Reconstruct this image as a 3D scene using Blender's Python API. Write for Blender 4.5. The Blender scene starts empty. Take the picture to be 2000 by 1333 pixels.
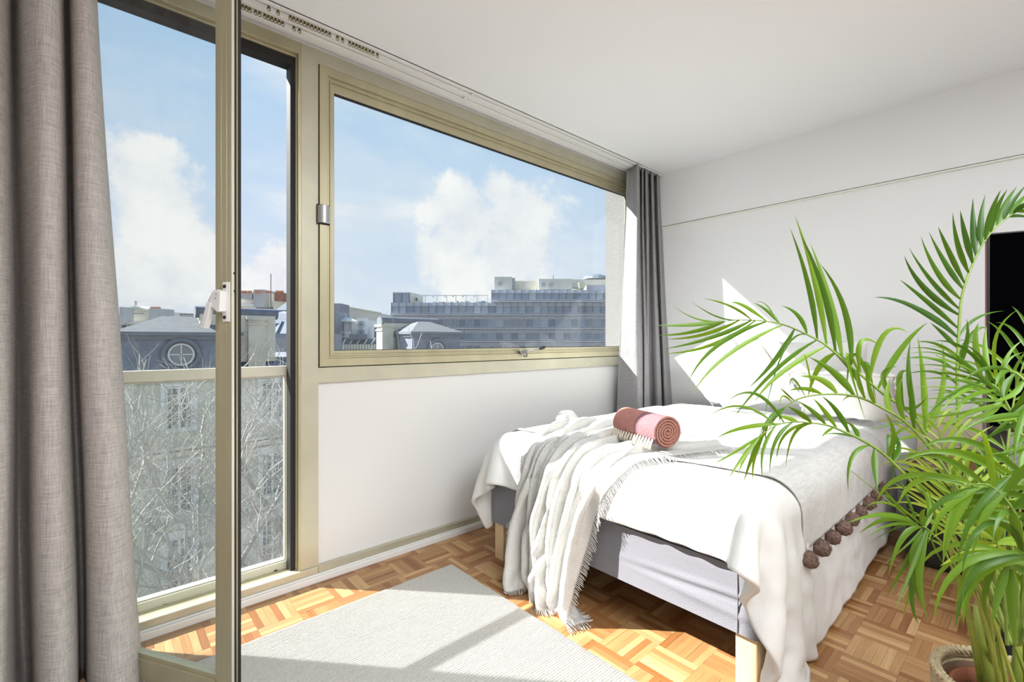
import bpy, math, random
import numpy as np
from mathutils import Vector

scene = bpy.context.scene
COL = scene.collection
rnd = random.Random(7)

# ------------------------------------------------------------------ camera, light, exposure
EYE = 1.20                      # camera height in metres
FX, FY = 0.664, 0.748           # viewing direction on the floor plan (x along window wall, y outwards)
_n = math.hypot(FX, FY); FX /= _n; FY /= _n
FPX = 911.0                     # focal length for a 2000 px wide frame
HV = 665.0
cam_d = bpy.data.cameras.new('camera'); cam = bpy.data.objects.new('camera', cam_d); COL.objects.link(cam)
cam.location = (0, 0, EYE)
cam.rotation_euler = (math.pi/2, 0, math.atan2(FY, FX) - math.pi/2)
cam_d.sensor_width = 36; cam_d.lens = FPX/2000*36; cam_d.clip_start = 0.05; cam_d.clip_end = 1000
cam_d.shift_y = (HV-666.5)/2000
scene.camera = cam

SUN_DIR = Vector((0.9, -1.0, -1.02)).normalized()
sun_l = bpy.data.lights.new('sun', 'SUN'); sun = bpy.data.objects.new('sun', sun_l); COL.objects.link(sun)
sun_l.energy = 16.0; sun_l.angle = math.radians(0.6); sun_l.color = (1.0, 0.985, 0.95)
sun.rotation_euler = SUN_DIR.to_track_quat('-Z', 'Y').to_euler(); sun.location = (-10, 14, 16)

# added soft fill under the ceiling behind the camera, to brighten the room
for i, (lx, ly, sz, en, col) in enumerate([(0.9, -0.9, 1.8, 118, (0.93, 0.97, 1.0))]):
    al = bpy.data.lights.new('fill_light', 'AREA'); ao = bpy.data.objects.new('fill_light', al); COL.objects.link(ao)
    al.shape = 'SQUARE'; al.size = sz; al.energy = en; al.color = col
    ao.location = (lx, ly, 2.6); ao.rotation_euler = (0, 0, 0)

vs = scene.view_settings
scene.display_settings.display_device = 'sRGB'
vs.view_transform = 'Standard'; vs.look = 'None'; vs.exposure = 0.0; vs.gamma = 1.0; vs.use_curve_mapping = False

# ------------------------------------------------------------------ geometry of the view: a pixel and a plane give a point
def ray(u, v):
    k = (u-1000)/FPX
    return Vector((FX + FY*k, FY - FX*k, (HV-v)/FPX))
def atX(u, v, X): r = ray(u, v); return Vector((0, 0, EYE)) + r*(X/r.x)
def atY(u, v, Y): r = ray(u, v); return Vector((0, 0, EYE)) + r*(Y/r.y)
def atZ(u, v, Z): r = ray(u, v); return Vector((0, 0, EYE)) + r*((Z-EYE)/r.z)
def atD(u, v, d): return Vector((0, 0, EYE)) + ray(u, v)*d
def UX(u, Y): r = ray(u, 0); return r.x/r.y*Y

# ------------------------------------------------------------------ world sky
def nn(nt, t, **kw):
    n = nt.nodes.new(t)
    for k, v in kw.items():
        if k in n.inputs: n.inputs[k].default_value = v
        else: setattr(n, k, v)
    return n
def build_world():
    w = bpy.data.worlds.new('world'); scene.world = w; w.use_nodes = True
    nt = w.node_tree; nt.nodes.clear(); L = nt.links.new
    out = nn(nt, 'ShaderNodeOutputWorld'); bg = nn(nt, 'ShaderNodeBackground')
    tc = nn(nt, 'ShaderNodeTexCoord'); sep = nn(nt, 'ShaderNodeSeparateXYZ'); L(tc.outputs['Generated'], sep.inputs[0])
    ramp = nn(nt, 'ShaderNodeValToRGB'); cr = ramp.color_ramp
    L(sep.outputs['Z'], ramp.inputs[0])
    cr.elements[0].position = 0.0; cr.elements[0].color = (0.74, 0.82, 0.92, 1)
    cr.elements[1].position = 0.75; cr.elements[1].color = (0.28, 0.50, 0.80, 1)
    for p, c in ((0.10, (0.68, 0.78, 0.92, 1)), (0.28, (0.58, 0.73, 0.91, 1)), (0.5, (0.42, 0.63, 0.86, 1))):
        e = cr.elements.new(p); e.color = c
    # streaky cloud cover, thicker near the horizon
    mp = nn(nt, 'ShaderNodeMapping'); mp.inputs['Scale'].default_value = (1, 1, 2.4); mp.inputs['Location'].default_value = (0.35, 0.2, 0.1)
    L(tc.outputs['Generated'], mp.inputs[0])
    n1 = nn(nt, 'ShaderNodeTexNoise', Scale=2.3, Detail=9.0, Roughness=0.56, Distortion=0.35); L(mp.outputs[0], n1.inputs['Vector'])
    def math_(op, a, b=None, c=None, clamp=False):
        m = nn(nt, 'ShaderNodeMath'); m.operation = op; m.use_clamp = clamp
        for i, x in enumerate((a, b, c)):
            if x is None: continue
            if isinstance(x, (int, float)): m.inputs[i].default_value = x
            else: L(x, m.inputs[i])
        return m.outputs[0]
    hz = math_('SUBTRACT', 1.0, math_('MULTIPLY', sep.outputs['Z'], 2.1), clamp=True)
    base = math_('ADD', n1.outputs['Fac'], math_('MULTIPLY', hz, 0.20))
    cov = nn(nt, 'ShaderNodeMapRange', interpolation_type='SMOOTHSTEP'); L(base, cov.inputs[0])
    cov.inputs[1].default_value = 0.52; cov.inputs[2].default_value = 0.80
    # cumulus heaps
    n2 = nn(nt, 'ShaderNodeTexNoise', Scale=9.0, Detail=8.0, Roughness=0.6); L(tc.outputs['Generated'], n2.inputs['Vector'])
    heap = None
    for (u, v, rp) in ((965, 375, 55), (905, 425, 85), (1015, 430, 82), (880, 500, 75), (1000, 490, 90), (310, 400, 85), (270, 330, 70),
                       (360, 500, 90), (290, 560, 100), (545, 540, 80), (1560, 380, 120)):
        d = ray(u, v).normalized(); sc = 1/ray(u, v).length
        vd = nn(nt, 'ShaderNodeVectorMath'); vd.operation = 'DISTANCE'; L(tc.outputs['Generated'], vd.inputs[0]); vd.inputs[1].default_value = d
        t = math_('SUBTRACT', rp/FPX*sc, vd.outputs['Value'])
        heap = t if heap is None else math_('MAXIMUM', heap, t)
    hp = math_('ADD', heap, math_('MULTIPLY', math_('SUBTRACT', n2.outputs['Fac'], 0.5), 0.22))
    hm = nn(nt, 'ShaderNodeMapRange', interpolation_type='SMOOTHSTEP'); L(hp, hm.inputs[0]); hm.inputs[1].default_value = -0.012; hm.inputs[2].default_value = 0.03
    cl = math_('MAXIMUM', math_('MULTIPLY', cov.outputs[0], 0.75), math_('MULTIPLY', hm.outputs[0], 0.92), clamp=True)
    mix = nn(nt, 'ShaderNodeMix', data_type='RGBA'); L(cl, mix.inputs['Factor']); L(ramp.outputs[0], mix.inputs['A'])
    cc = nn(nt, 'ShaderNodeValToRGB'); L(n2.outputs['Fac'], cc.inputs[0])
    cc.color_ramp.elements[0].position = .35; cc.color_ramp.elements[0].color = (0.80, 0.83, 0.89, 1)
    cc.color_ramp.elements[1].position = .62; cc.color_ramp.elements[1].color = (1.0, 0.99, 0.97, 1)
    L(cc.outputs[0], mix.inputs['B'])
    L(mix.outputs['Result'], bg.inputs[0]); bg.inputs[1].default_value = 1.0
    L(bg.outputs[0], out.inputs[0])
build_world()

# ------------------------------------------------------------------ materials
MATS = {}
def mat(name, col, rough=0.6, metal=0.0, noise=None, bump=None, coat=0.0, trans=0.0, sheen=0.0, spec=None, axis=None):
    """noise = (scale, amount) tonal variation; bump = (scale, strength[, stretch])"""
    if name in MATS: return MATS[name]
    m = bpy.data.materials.new(name); m.use_nodes = True; nt = m.node_tree; L = nt.links.new
    b = nt.nodes['Principled BSDF']
    b.inputs['Base Color'].default_value = (*col, 1); b.inputs['Roughness'].default_value = rough; b.inputs['Metallic'].default_value = metal
    if coat: b.inputs['Coat Weight'].default_value = coat; b.inputs['Coat Roughness'].default_value = 0.25
    if sheen: b.inputs['Sheen Weight'].default_value = sheen
    if spec is not None: b.inputs['Specular IOR Level'].default_value = spec
    tc = nn(nt, 'ShaderNodeTexCoord')
    src = tc.outputs['Object']
    if noise:
        sc, am = noise[:2]
        mp = nn(nt, 'ShaderNodeMapping'); mp.inputs['Scale'].default_value = noise[2] if len(noise) > 2 else (1, 1, 1); L(src, mp.inputs[0])
        t = nn(nt, 'ShaderNodeTexNoise', Scale=sc, Detail=5.0, Roughness=0.6); L(mp.outputs[0], t.inputs['Vector'])
        r = nn(nt, 'ShaderNodeMapRange'); L(t.outputs['Fac'], r.inputs[0]); r.inputs[1].default_value = .3; r.inputs[2].default_value = .7
        r.inputs[3].default_value = 1-am; r.inputs[4].default_value = 1+am
        mx = nn(nt, 'ShaderNodeVectorMath'); mx.operation = 'SCALE'; mx.inputs[0].default_value = col; L(r.outputs[0], mx.inputs['Scale'])
        L(mx.outputs[0], b.inputs['Base Color'])
    if bump:
        mp = nn(nt, 'ShaderNodeMapping'); mp.inputs['Scale'].default_value = bump[2] if len(bump) > 2 else (1, 1, 1); L(src, mp.inputs[0])
        t = nn(nt, 'ShaderNodeTexNoise', Scale=bump[0], Detail=6.0); L(mp.outputs[0], t.inputs['Vector'])
        bp = nn(nt, 'ShaderNodeBump', Strength=bump[1], Distance=0.01); L(t.outputs['Fac'], bp.inputs['Height']); L(bp.outputs[0], b.inputs['Normal'])
    if trans:
        tr = nn(nt, 'ShaderNodeBsdfTranslucent'); tr.inputs[0].default_value = (*[min(1, c*1.15) for c in col], 1)
        ms = nn(nt, 'ShaderNodeMixShader'); ms.inputs[0].default_value = trans
        L(b.outputs[0], ms.inputs[1]); L(tr.outputs[0], ms.inputs[2]); L(ms.outputs[0], nt.nodes['Material Output'].inputs[0])
    MATS[name] = m; return m

def weave(name, col, dark, scale=320.0, trans=0.0, bumpS=0.35, contrast=0.5):
    """woven cloth: irregular warp and weft threads in object space"""
    if name in MATS: return MATS[name]
    m = bpy.data.materials.new(name); m.use_nodes = True; nt = m.node_tree; L = nt.links.new
    b = nt.nodes['Principled BSDF']; b.inputs['Roughness'].default_value = 0.9; b.inputs['Specular IOR Level'].default_value = 0.15
    tc = nn(nt, 'ShaderNodeTexCoord')
    fac = None
    for sc in ((1, 1, .05), (.06, .06, 1)):
        mp = nn(nt, 'ShaderNodeMapping'); mp.inputs['Scale'].default_value = sc; L(tc.outputs['Object'], mp.inputs[0])
        t = nn(nt, 'ShaderNodeTexNoise', Scale=scale, Detail=3.0, Roughness=0.7); L(mp.outputs[0], t.inputs['Vector'])
        if fac is None: fac = t.outputs['Fac']
        else:
            a = nn(nt, 'ShaderNodeMath'); a.operation = 'ADD'; L(fac, a.inputs[0]); L(t.outputs['Fac'], a.inputs[1]); fac = a.outputs[0]
    r = nn(nt, 'ShaderNodeMapRange'); L(fac, r.inputs[0]); r.inputs[1].default_value = 1-contrast*.5; r.inputs[2].default_value = 1+contrast*.35
    mx = nn(nt, 'ShaderNodeMix', data_type='RGBA'); L(r.outputs[0], mx.inputs['Factor'])
    mx.inputs['A'].default_value = (*dark, 1); mx.inputs['B'].default_value = (*col, 1)
    L(mx.outputs['Result'], b.inputs['Base Color'])
    bp = nn(nt, 'ShaderNodeBump', Strength=bumpS, Distance=0.002); L(fac, bp.inputs['Height']); L(bp.outputs[0], b.inputs['Normal'])
    if trans:
        tr = nn(nt, 'ShaderNodeBsdfTranslucent'); L(mx.outputs['Result'], tr.inputs[0])
        ms = nn(nt, 'ShaderNodeMixShader'); ms.inputs[0].default_value = trans
        L(b.outputs[0], ms.inputs[1]); L(tr.outputs[0], ms.inputs[2]); L(ms.outputs[0], nt.nodes['Material Output'].inputs[0])
    MATS[name] = m; return m

def glass_mat(name, dirt=0.0, tint=(0.97, 0.985, 0.98), refl=0.06):
    if name in MATS: return MATS[name]
    m = bpy.data.materials.new(name); m.use_nodes = True; nt = m.node_tree; L = nt.links.new
    nt.nodes.remove(nt.nodes['Principled BSDF']); out = nt.nodes['Material Output']
    tr = nn(nt, 'ShaderNodeBsdfTransparent'); tr.inputs[0].default_value = (*tint, 1)
    gl = nn(nt, 'ShaderNodeBsdfGlossy'); gl.inputs['Roughness'].default_value = 0.02
    lw = nn(nt, 'ShaderNodeLayerWeight'); lw.inputs[0].default_value = .5
    pw = nn(nt, 'ShaderNodeMath'); pw.operation = 'POWER'; L(lw.outputs['Facing'], pw.inputs[0]); pw.inputs[1].default_value = 4.5
    fr = nn(nt, 'ShaderNodeMapRange'); L(pw.outputs[0], fr.inputs[0]); fr.inputs[3].default_value = .02; fr.inputs[4].default_value = .7
    ms = nn(nt, 'ShaderNodeMixShader'); L(fr.outputs[0], ms.inputs[0]); L(tr.outputs[0], ms.inputs[1]); L(gl.outputs[0], ms.inputs[2])
    last = ms.outputs[0]
    if dirt:
        df = nn(nt, 'ShaderNodeBsdfDiffuse'); df.inputs[0].default_value = (.75, .77, .8, 1)
        tl = nn(nt, 'ShaderNodeBsdfTranslucent'); tl.inputs[0].default_value = (.75, .77, .8, 1)
        m0 = nn(nt, 'ShaderNodeMixShader'); m0.inputs[0].default_value = .5; L(df.outputs[0], m0.inputs[1]); L(tl.outputs[0], m0.inputs[2])
        tc = nn(nt, 'ShaderNodeTexCoord'); t = nn(nt, 'ShaderNodeTexNoise', Scale=3.0, Detail=8.0, Roughness=.65); L(tc.outputs['Object'], t.inputs['Vector'])
        r = nn(nt, 'ShaderNodeMapRange'); L(t.outputs['Fac'], r.inputs[0]); r.inputs[1].default_value = .35; r.inputs[2].default_value = .75
        r.inputs[3].default_value = dirt*.4; r.inputs[4].default_value = dirt*1.6
        m2 = nn(nt, 'ShaderNodeMixShader'); L(r.outputs[0], m2.inputs[0]); L(last, m2.inputs[1]); L(m0.outputs[0], m2.inputs[2]); last = m2.outputs[0]
    L(last, out.inputs[0]); MATS[name] = m; return m

def wood_strip_mat(name, axis):
    m = bpy.data.materials.new(name); m.use_nodes = True; nt = m.node_tree; L = nt.links.new
    b = nt.nodes['Principled BSDF']; b.inputs['Roughness'].default_value = 0.42; b.inputs['Coat Weight'].default_value = 0.25; b.inputs['Coat Roughness'].default_value = .2
    oi = nn(nt, 'ShaderNodeObjectInfo'); ge = nn(nt, 'ShaderNodeNewGeometry')
    a = nn(nt, 'ShaderNodeMath'); a.operation = 'ADD'; L(oi.outputs['Random'], a.inputs[0]); L(ge.outputs['Random Per Island'], a.inputs[1])
    f = nn(nt, 'ShaderNodeMath'); f.operation = 'FRACT'; L(a.outputs[0], f.inputs[0])
    ramp = nn(nt, 'ShaderNodeValToRGB'); cr = ramp.color_ramp; L(f.outputs[0], ramp.inputs[0])
    cr.elements[0].color = (0.25, 0.095, 0.026, 1); cr.elements[1].position = 1.0; cr.elements[1].color = (0.56, 0.35, 0.165, 1)
    for p, c in ((.25, (.345, .162, .060, 1)), (.55, (.385, .20, .078, 1)), (.8, (.46, .262, .112, 1))):
        e = cr.elements.new(p); e.color = c
    mp = nn(nt, 'ShaderNodeMapping'); mp.inputs['Scale'].default_value = (3, 60, 60) if axis == 'x' else (60, 3, 60); L(ge.outputs['Position'], mp.inputs[0])
    cmb = nn(nt, 'ShaderNodeCombineXYZ'); s7 = nn(nt, 'ShaderNodeMath'); s7.operation = 'MULTIPLY'; L(f.outputs[0], s7.inputs[0]); s7.inputs[1].default_value = 31
    L(s7.outputs[0], cmb.inputs[2]); ad = nn(nt, 'ShaderNodeVectorMath'); ad.operation = 'ADD'; L(mp.outputs[0], ad.inputs[0]); L(cmb.outputs[0], ad.inputs[1])
    t = nn(nt, 'ShaderNodeTexNoise', Scale=2.0, Detail=4.0, Roughness=.6); L(ad.outputs[0], t.inputs['Vector'])
    r = nn(nt, 'ShaderNodeMapRange'); L(t.outputs['Fac'], r.inputs[0]); r.inputs[1].default_value = .3; r.inputs[2].default_value = .7; r.inputs[3].default_value = .82; r.inputs[4].default_value = 1.16
    sc = nn(nt, 'ShaderNodeVectorMath'); sc.operation = 'SCALE'; L(ramp.outputs[0], sc.inputs[0]); L(r.outputs[0], sc.inputs['Scale'])
    L(sc.outputs[0], b.inputs['Base Color'])
    return m

def leaf_mat(name, c1, c2):
    m = bpy.data.materials.new(name); m.use_nodes = True; nt = m.node_tree; L = nt.links.new
    b = nt.nodes['Principled BSDF']; b.inputs['Roughness'].default_value = 0.36; b.inputs['Specular IOR Level'].default_value = .55
    oi = nn(nt, 'ShaderNodeObjectInfo'); ge = nn(nt, 'ShaderNodeNewGeometry')
    a = nn(nt, 'ShaderNodeMath'); a.operation = 'ADD'; L(oi.outputs['Random'], a.inputs[0]); L(ge.outputs['Random Per Island'], a.inputs[1])
    f = nn(nt, 'ShaderNodeMath'); f.operation = 'FRACT'; L(a.outputs[0], f.inputs[0])
    mx = nn(nt, 'ShaderNodeMix', data_type='RGBA'); L(f.outputs[0], mx.inputs['Factor']); mx.inputs['A'].default_value = (*c1, 1); mx.inputs['B'].default_value = (*c2, 1)
    L(mx.outputs['Result'], b.inputs['Base Color'])
    tr = nn(nt, 'ShaderNodeBsdfTranslucent'); br = nn(nt, 'ShaderNodeVectorMath'); br.operation = 'MULTIPLY'; L(mx.outputs['Result'], br.inputs[0]); br.inputs[1].default_value = (2.0, 1.5, .6)
    L(br.outputs[0], tr.inputs[0])
    ms = nn(nt, 'ShaderNodeMixShader'); ms.inputs[0].default_value = .42
    L(b.outputs[0], ms.inputs[1]); L(tr.outputs[0], ms.inputs[2]); L(ms.outputs[0], nt.nodes['Material Output'].inputs[0])
    return m

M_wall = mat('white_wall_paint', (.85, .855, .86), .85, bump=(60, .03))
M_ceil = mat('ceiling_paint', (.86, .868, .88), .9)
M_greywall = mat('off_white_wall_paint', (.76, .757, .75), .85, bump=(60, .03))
M_gold = mat('champagne_anodised_aluminium', (.51, .47, .32), .38, .55, noise=(6, .10, (1, 1, .2)), bump=(140, .02, (1, 1, .02)))
M_gold2 = mat('pale_champagne_aluminium', (.54, .52, .41), .42, .4, noise=(5, .08))
M_gasket = mat('black_rubber_gasket', (.012, .010, .009), .6)
M_steel = mat('brushed_steel', (.55, .55, .57), .3, .85)
M_white_metal = mat('white_lacquered_metal', (.80, .80, .79), .4)
M_black = mat('black_matt_lacquer', (.008, .008, .009), .45)
M_screen = mat('black_screen', (.001, .001, .0015), .6, spec=.0)
M_brass = mat('aged_brass', (.16, .11, .03), .45, .5)
M_glass = glass_mat('window_glass'); M_dusty = glass_mat('dusty_glass', dirt=.045); M_gl_light = glass_mat('slightly_dusty_glass', dirt=.010)
M_stucco = mat('rough_stucco', (.24, .235, .225), .95, noise=(220, .35), bump=(260, .8))
M_concrete = mat('dark_rough_concrete', (.085, .08, .085), .95, noise=(180, .5), bump=(200, .7))

# ------------------------------------------------------------------ mesh helper
class MB:
    def __init__(s): s.v = []; s.f = []; s.mi = []; s.m = 0
    def add(s, vs, fs):
        o = len(s.v); s.v += [tuple(p) for p in vs]; s.f += [tuple(i+o for i in f) for f in fs]; s.mi += [s.m]*len(fs); return s
    def box(s, x0, x1, y0, y1, z0, z1):
        if x0 > x1: x0, x1 = x1, x0
        if y0 > y1: y0, y1 = y1, y0
        if z0 > z1: z0, z1 = z1, z0
        return s.add([(x0,y0,z0),(x1,y0,z0),(x1,y1,z0),(x0,y1,z0),(x0,y0,z1),(x1,y0,z1),(x1,y1,z1),(x0,y1,z1)],
                     [(0,3,2,1),(4,5,6,7),(0,1,5,4),(1,2,6,5),(2,3,7,6),(3,0,4,7)])
    def obox(s, o, a, b, c, la, lb, lc):
        """box centred at o with unit axes a, b, c and full lengths"""
        o = Vector(o); a = Vector(a)*la/2; b = Vector(b)*lb/2; c = Vector(c)*lc/2
        P = [o+i*a+j*b+k*c for k in (-1,1) for i, j in ((-1,-1),(1,-1),(1,1),(-1,1))]
        return s.add(P, [(0,3,2,1),(4,5,6,7),(0,1,5,4),(1,2,6,5),(2,3,7,6),(3,0,4,7)])
    def tube(s, pts, rad, n=8, cap=True):
        pts = [Vector(p) for p in pts]; N = len(pts); rad = rad if hasattr(rad, '__len__') else [rad]*N
        base = len(s.v); ref = None; vs = []
        for i, p in enumerate(pts):
            t = (pts[min(i+1, N-1)]-pts[max(i-1, 0)]).normalized()
            if ref is None: ref = Vector((0,0,1)) if abs(t.z) < .9 else Vector((1,0,0))
            a = (ref - t*ref.dot(t)).normalized(); b = t.cross(a); ref = a
            for j in range(n):
                an = 2*math.pi*j/n; vs.append(p + (a*math.cos(an)+b*math.sin(an))*rad[i])
        fs = [(i*n+j, i*n+(j+1)%n, (i+1)*n+(j+1)%n, (i+1)*n+j) for i in range(N-1) for j in range(n)]
        if cap: fs += [tuple(range(n-1, -1, -1)), tuple((N-1)*n+j for j in range(n))]
        return s.add(vs, fs)
    def lathe(s, prof, c, n=32, closed=False):
        vs = [(c[0]+r*math.cos(2*math.pi*j/n), c[1]+r*math.sin(2*math.pi*j/n), c[2]+z) for r, z in prof for j in range(n)]
        K = len(prof); fs = [(i*n+j, i*n+(j+1)%n, (i+1)*n+(j+1)%n, (i+1)*n+j) for i in range(K-1) for j in range(n)]
        if closed: fs += [((K-1)*n+j, (K-1)*n+(j+1)%n, (j+1)%n, j) for j in range(n)]
        else: fs += [tuple(range(n-1, -1, -1)), tuple((K-1)*n+j for j in range(n))]
        return s.add(vs, fs)
    def prism(s, poly, d):
        """polygon of 3-D points extruded by vector d"""
        n = len(poly); d = Vector(d); P = [Vector(p) for p in poly]
        return s.add(P + [p+d for p in P], [tuple(range(n-1, -1, -1)), tuple(range(n, 2*n))] + [(i, (i+1) % n, n+(i+1) % n, n+i) for i in range(n)])
    def grid(s, G, closed_u=False):
        nu, nv = len(G), len(G[0]); vs = [tuple(p) for row in G for p in row]
        fs = [(i*nv+j, ((i+1) % nu)*nv+j, ((i+1) % nu)*nv+j+1, i*nv+j+1) for i in range(nu if closed_u else nu-1) for j in range(nv-1)]
        return s.add(vs, fs)
    def ring(s, x0, x1, z0, z1, w, y0, y1, wt=None, wb=None):
        wt = w if wt is None else wt; wb = w if wb is None else wb
        o = [(x0, z0), (x1, z0), (x1, z1), (x0, z1)]; i = [(x0+w, z0+wb), (x1-w, z0+wb), (x1-w, z1-wt), (x0+w, z1-wt)]
        vs = [(x, y, z) for y in (y0, y1) for L in (o, i) for x, z in L]; fs = []
        for k in range(4):
            j = (k+1) % 4
            fs += [(k, j, 4+j, 4+k), (8+j, 8+k, 12+k, 12+j), (k, 8+k, 8+j, j), (4+k, 4+j, 12+j, 12+k)]
        return s.add(vs, fs)

WORLD = {}
def link(o, parent, org):
    WORLD[o.name] = Vector(org)
    if parent is not None:
        o.parent = parent; o.location = Vector(org) - WORLD[parent.name]
    else: o.location = org
def obj(name, mb, m, parent=None, smooth=False, bevel=0, seg=2, org=None, **props):
    me = bpy.data.meshes.new(name)
    P = np.array(mb.v, dtype=float)
    if org is None:
        if parent is not None: org = WORLD[parent.name]
        else: org = Vector(((P[:, 0].min()+P[:, 0].max())/2, (P[:, 1].min()+P[:, 1].max())/2, P[:, 2].min()))
    me.from_pydata((P-np.array(org)).tolist(), [], mb.f)
    ms = m if isinstance(m, (list, tuple)) else [m]
    for x in ms: me.materials.append(x)
    if len(ms) > 1: me.polygons.foreach_set('material_index', mb.mi)
    if smooth: me.polygons.foreach_set('use_smooth', [True]*len(me.polygons))
    me.update()
    o = bpy.data.objects.new(name, me); COL.objects.link(o); link(o, parent, org)
    if bevel:
        b = o.modifiers.new('bevel', 'BEVEL'); b.width = bevel; b.segments = seg; b.limit_method = 'ANGLE'; b.angle_limit = math.radians(40)
    for k, v in props.items(): o[k] = v
    return o
def fix_normals(o):
    import bmesh
    bm = bmesh.new(); bm.from_mesh(o.data); bmesh.ops.recalc_face_normals(bm, faces=bm.faces); bm.to_mesh(o.data); bm.free(); return o
def thing(name, loc, label=None, category=None, group=None, kind=None):
    o = bpy.data.objects.new(name, None); COL.objects.link(o); o.empty_display_size = .1; link(o, None, loc)
    if label: o['label'] = label
    if category: o['category'] = category
    if group: o['group'] = group
    if kind: o['kind'] = kind
    return o
def copy_mesh(src, org, parent=None):
    c = src.copy(); COL.objects.link(c); link(c, parent, org); return c
def tag(o, label, category, group=None):
    o['label'] = label; o['category'] = category
    if group: o['group'] = group
    return o
def smoothstep(x): x = max(0, min(1, x)); return x*x*(3-2*x)
def catmull(pts, n):
    P = [np.array(p, float) for p in pts]; P = [2*P[0]-P[1]] + P + [2*P[-1]-P[-2]]; out = []; K = len(P)-3
    for q in range(n):
        t = q/(n-1)*K; i = min(int(t), K-1); f = t-i; a, b, c, d = P[i:i+4]
        out.append(.5*((2*b)+(-a+c)*f+(2*a-5*b+4*c-d)*f*f+(-a+3*b-3*c+d)*f**3))
    return out
_pt = np.random.RandomState(3).rand(64, 64)
def vnoise(x, y):
    x = np.asarray(x, float); y = np.asarray(y, float)
    xi = np.floor(x).astype(int); yi = np.floor(y).astype(int); fx = x-xi; fy = y-yi; fx = fx*fx*(3-2*fx); fy = fy*fy*(3-2*fy)
    g = lambda a, b: _pt[a % 64, b % 64]
    return (g(xi, yi)*(1-fx)+g(xi+1, yi)*fx)*(1-fy)+(g(xi, yi+1)*(1-fx)+g(xi+1, yi+1)*fx)*fy - .5

# ------------------------------------------------------------------ room shell
WY = 2.39; CEIL = 2.68; RX = 3.78; LX = -1.3; BY = -2.6
STR = dict(kind='structure')
def structure(name, mb, m, **k): return obj(name, mb, m, kind='structure', **k)
OX0 = -0.10; OX1 = UX(588, WY); WX1 = 3.66
WB = 0.985; WT = 2.656
# walls
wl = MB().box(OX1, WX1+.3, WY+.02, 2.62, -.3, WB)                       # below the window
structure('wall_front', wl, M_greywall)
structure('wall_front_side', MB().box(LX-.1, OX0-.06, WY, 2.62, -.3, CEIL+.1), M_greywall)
structure('wall_front_head', MB().box(LX-.1, RX+.1, WY+.02, 2.47, WT, CEIL+.25), M_wall)
structure('lintel', MB().box(LX-.1, RX+.3, 2.47, 2.61, 2.635, 3.0), M_concrete)
structure('reveal', MB().box(3.60, RX+.5, 2.47, 2.72, WB-.4, 3.0), M_stucco)
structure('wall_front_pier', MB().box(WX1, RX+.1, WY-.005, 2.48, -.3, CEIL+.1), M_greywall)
structure('wall_right', MB().box(RX, RX+.12, BY, 2.6, -.3, CEIL+.1), M_wall)
structure('wall_left', MB().box(LX-.12, LX, BY, 2.6, -.3, CEIL+.1), M_wall)
structure('wall_back', MB().box(LX-.12, RX+.12, BY-.12, BY, -.3, CEIL+.1), M_wall)
structure('ceiling', MB().box(LX-.12, RX+.12, BY-.12, WY+.02, CEIL, CEIL+.12), M_ceil)
structure('trim_1', MB().box(RX-.016, RX+.01, BY, WY-.01, 2.215, CEIL+.01), M_wall)      # shallow beam face
structure('trim_2', MB().box(RX-.022, RX+.01, BY, WY-.01, 2.200, 2.208), mat('cream_moulding', (.86, .84, .76), .5))
structure('baseboard_right', MB().box(RX-.012, RX+.01, BY, WY-.02, 0, .08), M_white_metal)
sill = structure('baseboard_front', MB().box(OX1+.0805, RX-.02, WY-.012, WY+.03, 0.0, .072), M_gold2)
structure('trim_3', MB().box(OX0, RX-.02, WY-.032, WY-.012, 0.0, .032).box(OX0, RX-.02, WY-.024, WY-.012, .032, .040), M_white_metal, bevel=.004)
# exterior threshold under the door
structure('threshold', MB().box(OX0-.06, OX1+.08, WY-.012, WY+.035, -.02, .072).box(OX0-.06, OX1+.08, WY+.035, WY+.075, -.02, .045)
          .box(OX0-.06, OX1+.08, WY+.075, WY+.092, -.02, .052).box(OX0-.06, OX1+.08, WY+.092, 2.70, -.02, .035), M_gold2, bevel=.003)

# ------------------------------------------------------------------ floor: mosaic parquet
SQ = 0.165; NS = 6; SW = SQ/NS
floor = thing('floor', (0, 0, 0), kind='structure')
structure('subfloor', MB().box(LX, RX, BY, WY, -.12, -.0065), mat('dark_joint', (.16, .08, .03), .9))
MX = wood_strip_mat('oak_strip_along', 'x'); MYm = wood_strip_mat('oak_strip_across', 'y')
g = .0003
def strip_mesh(w, l):
    me = bpy.data.meshes.new('parquet_strip'); mb = MB().box(-w/2+g, w/2-g, -l/2+g, l/2-g, -.008, 0)
    me.from_pydata(mb.v, [], mb.f); return me
meX = strip_mesh(SQ, SW); meX.materials.append(MX); meY = strip_mesh(SW, SQ); meY.materials.append(MYm)
cells = []
for i in range(int((LX)/SQ)-1, int(RX/SQ)+1):
    for j in range(int(BY/SQ)-1, int(WY/SQ)+1):
        for k in range(NS):
            ax = (i+j) % 2
            cx, cy = (i*SQ+SQ/2, j*SQ+(k+.5)*SW) if ax else (i*SQ+(k+.5)*SW, j*SQ+SQ/2)
            if cx > RX-.02 or cx < LX+.02 or cy < BY or cy > WY+.09: continue
            d = FX*cx+FY*cy; r = FY*cx-FX*cy
            u = 1000+FPX*r/max(d, .01); v = HV+FPX*EYE/max(d, .01)
            vis = d > .3 and 455 < u < 1960 and v < 1345 and not (-.6 < cx < 1.40 and .67 < cy < 2.06) and not (cx > 1.98 and .62 < cy < 2.0)
            if .62 < cy < 2.0 and 1.64 < cx < 1.98 and cy < .75: vis = False
            cells.append((d if vis else 99, cx, cy, ax))
cells.sort()
rest = MB()
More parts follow.
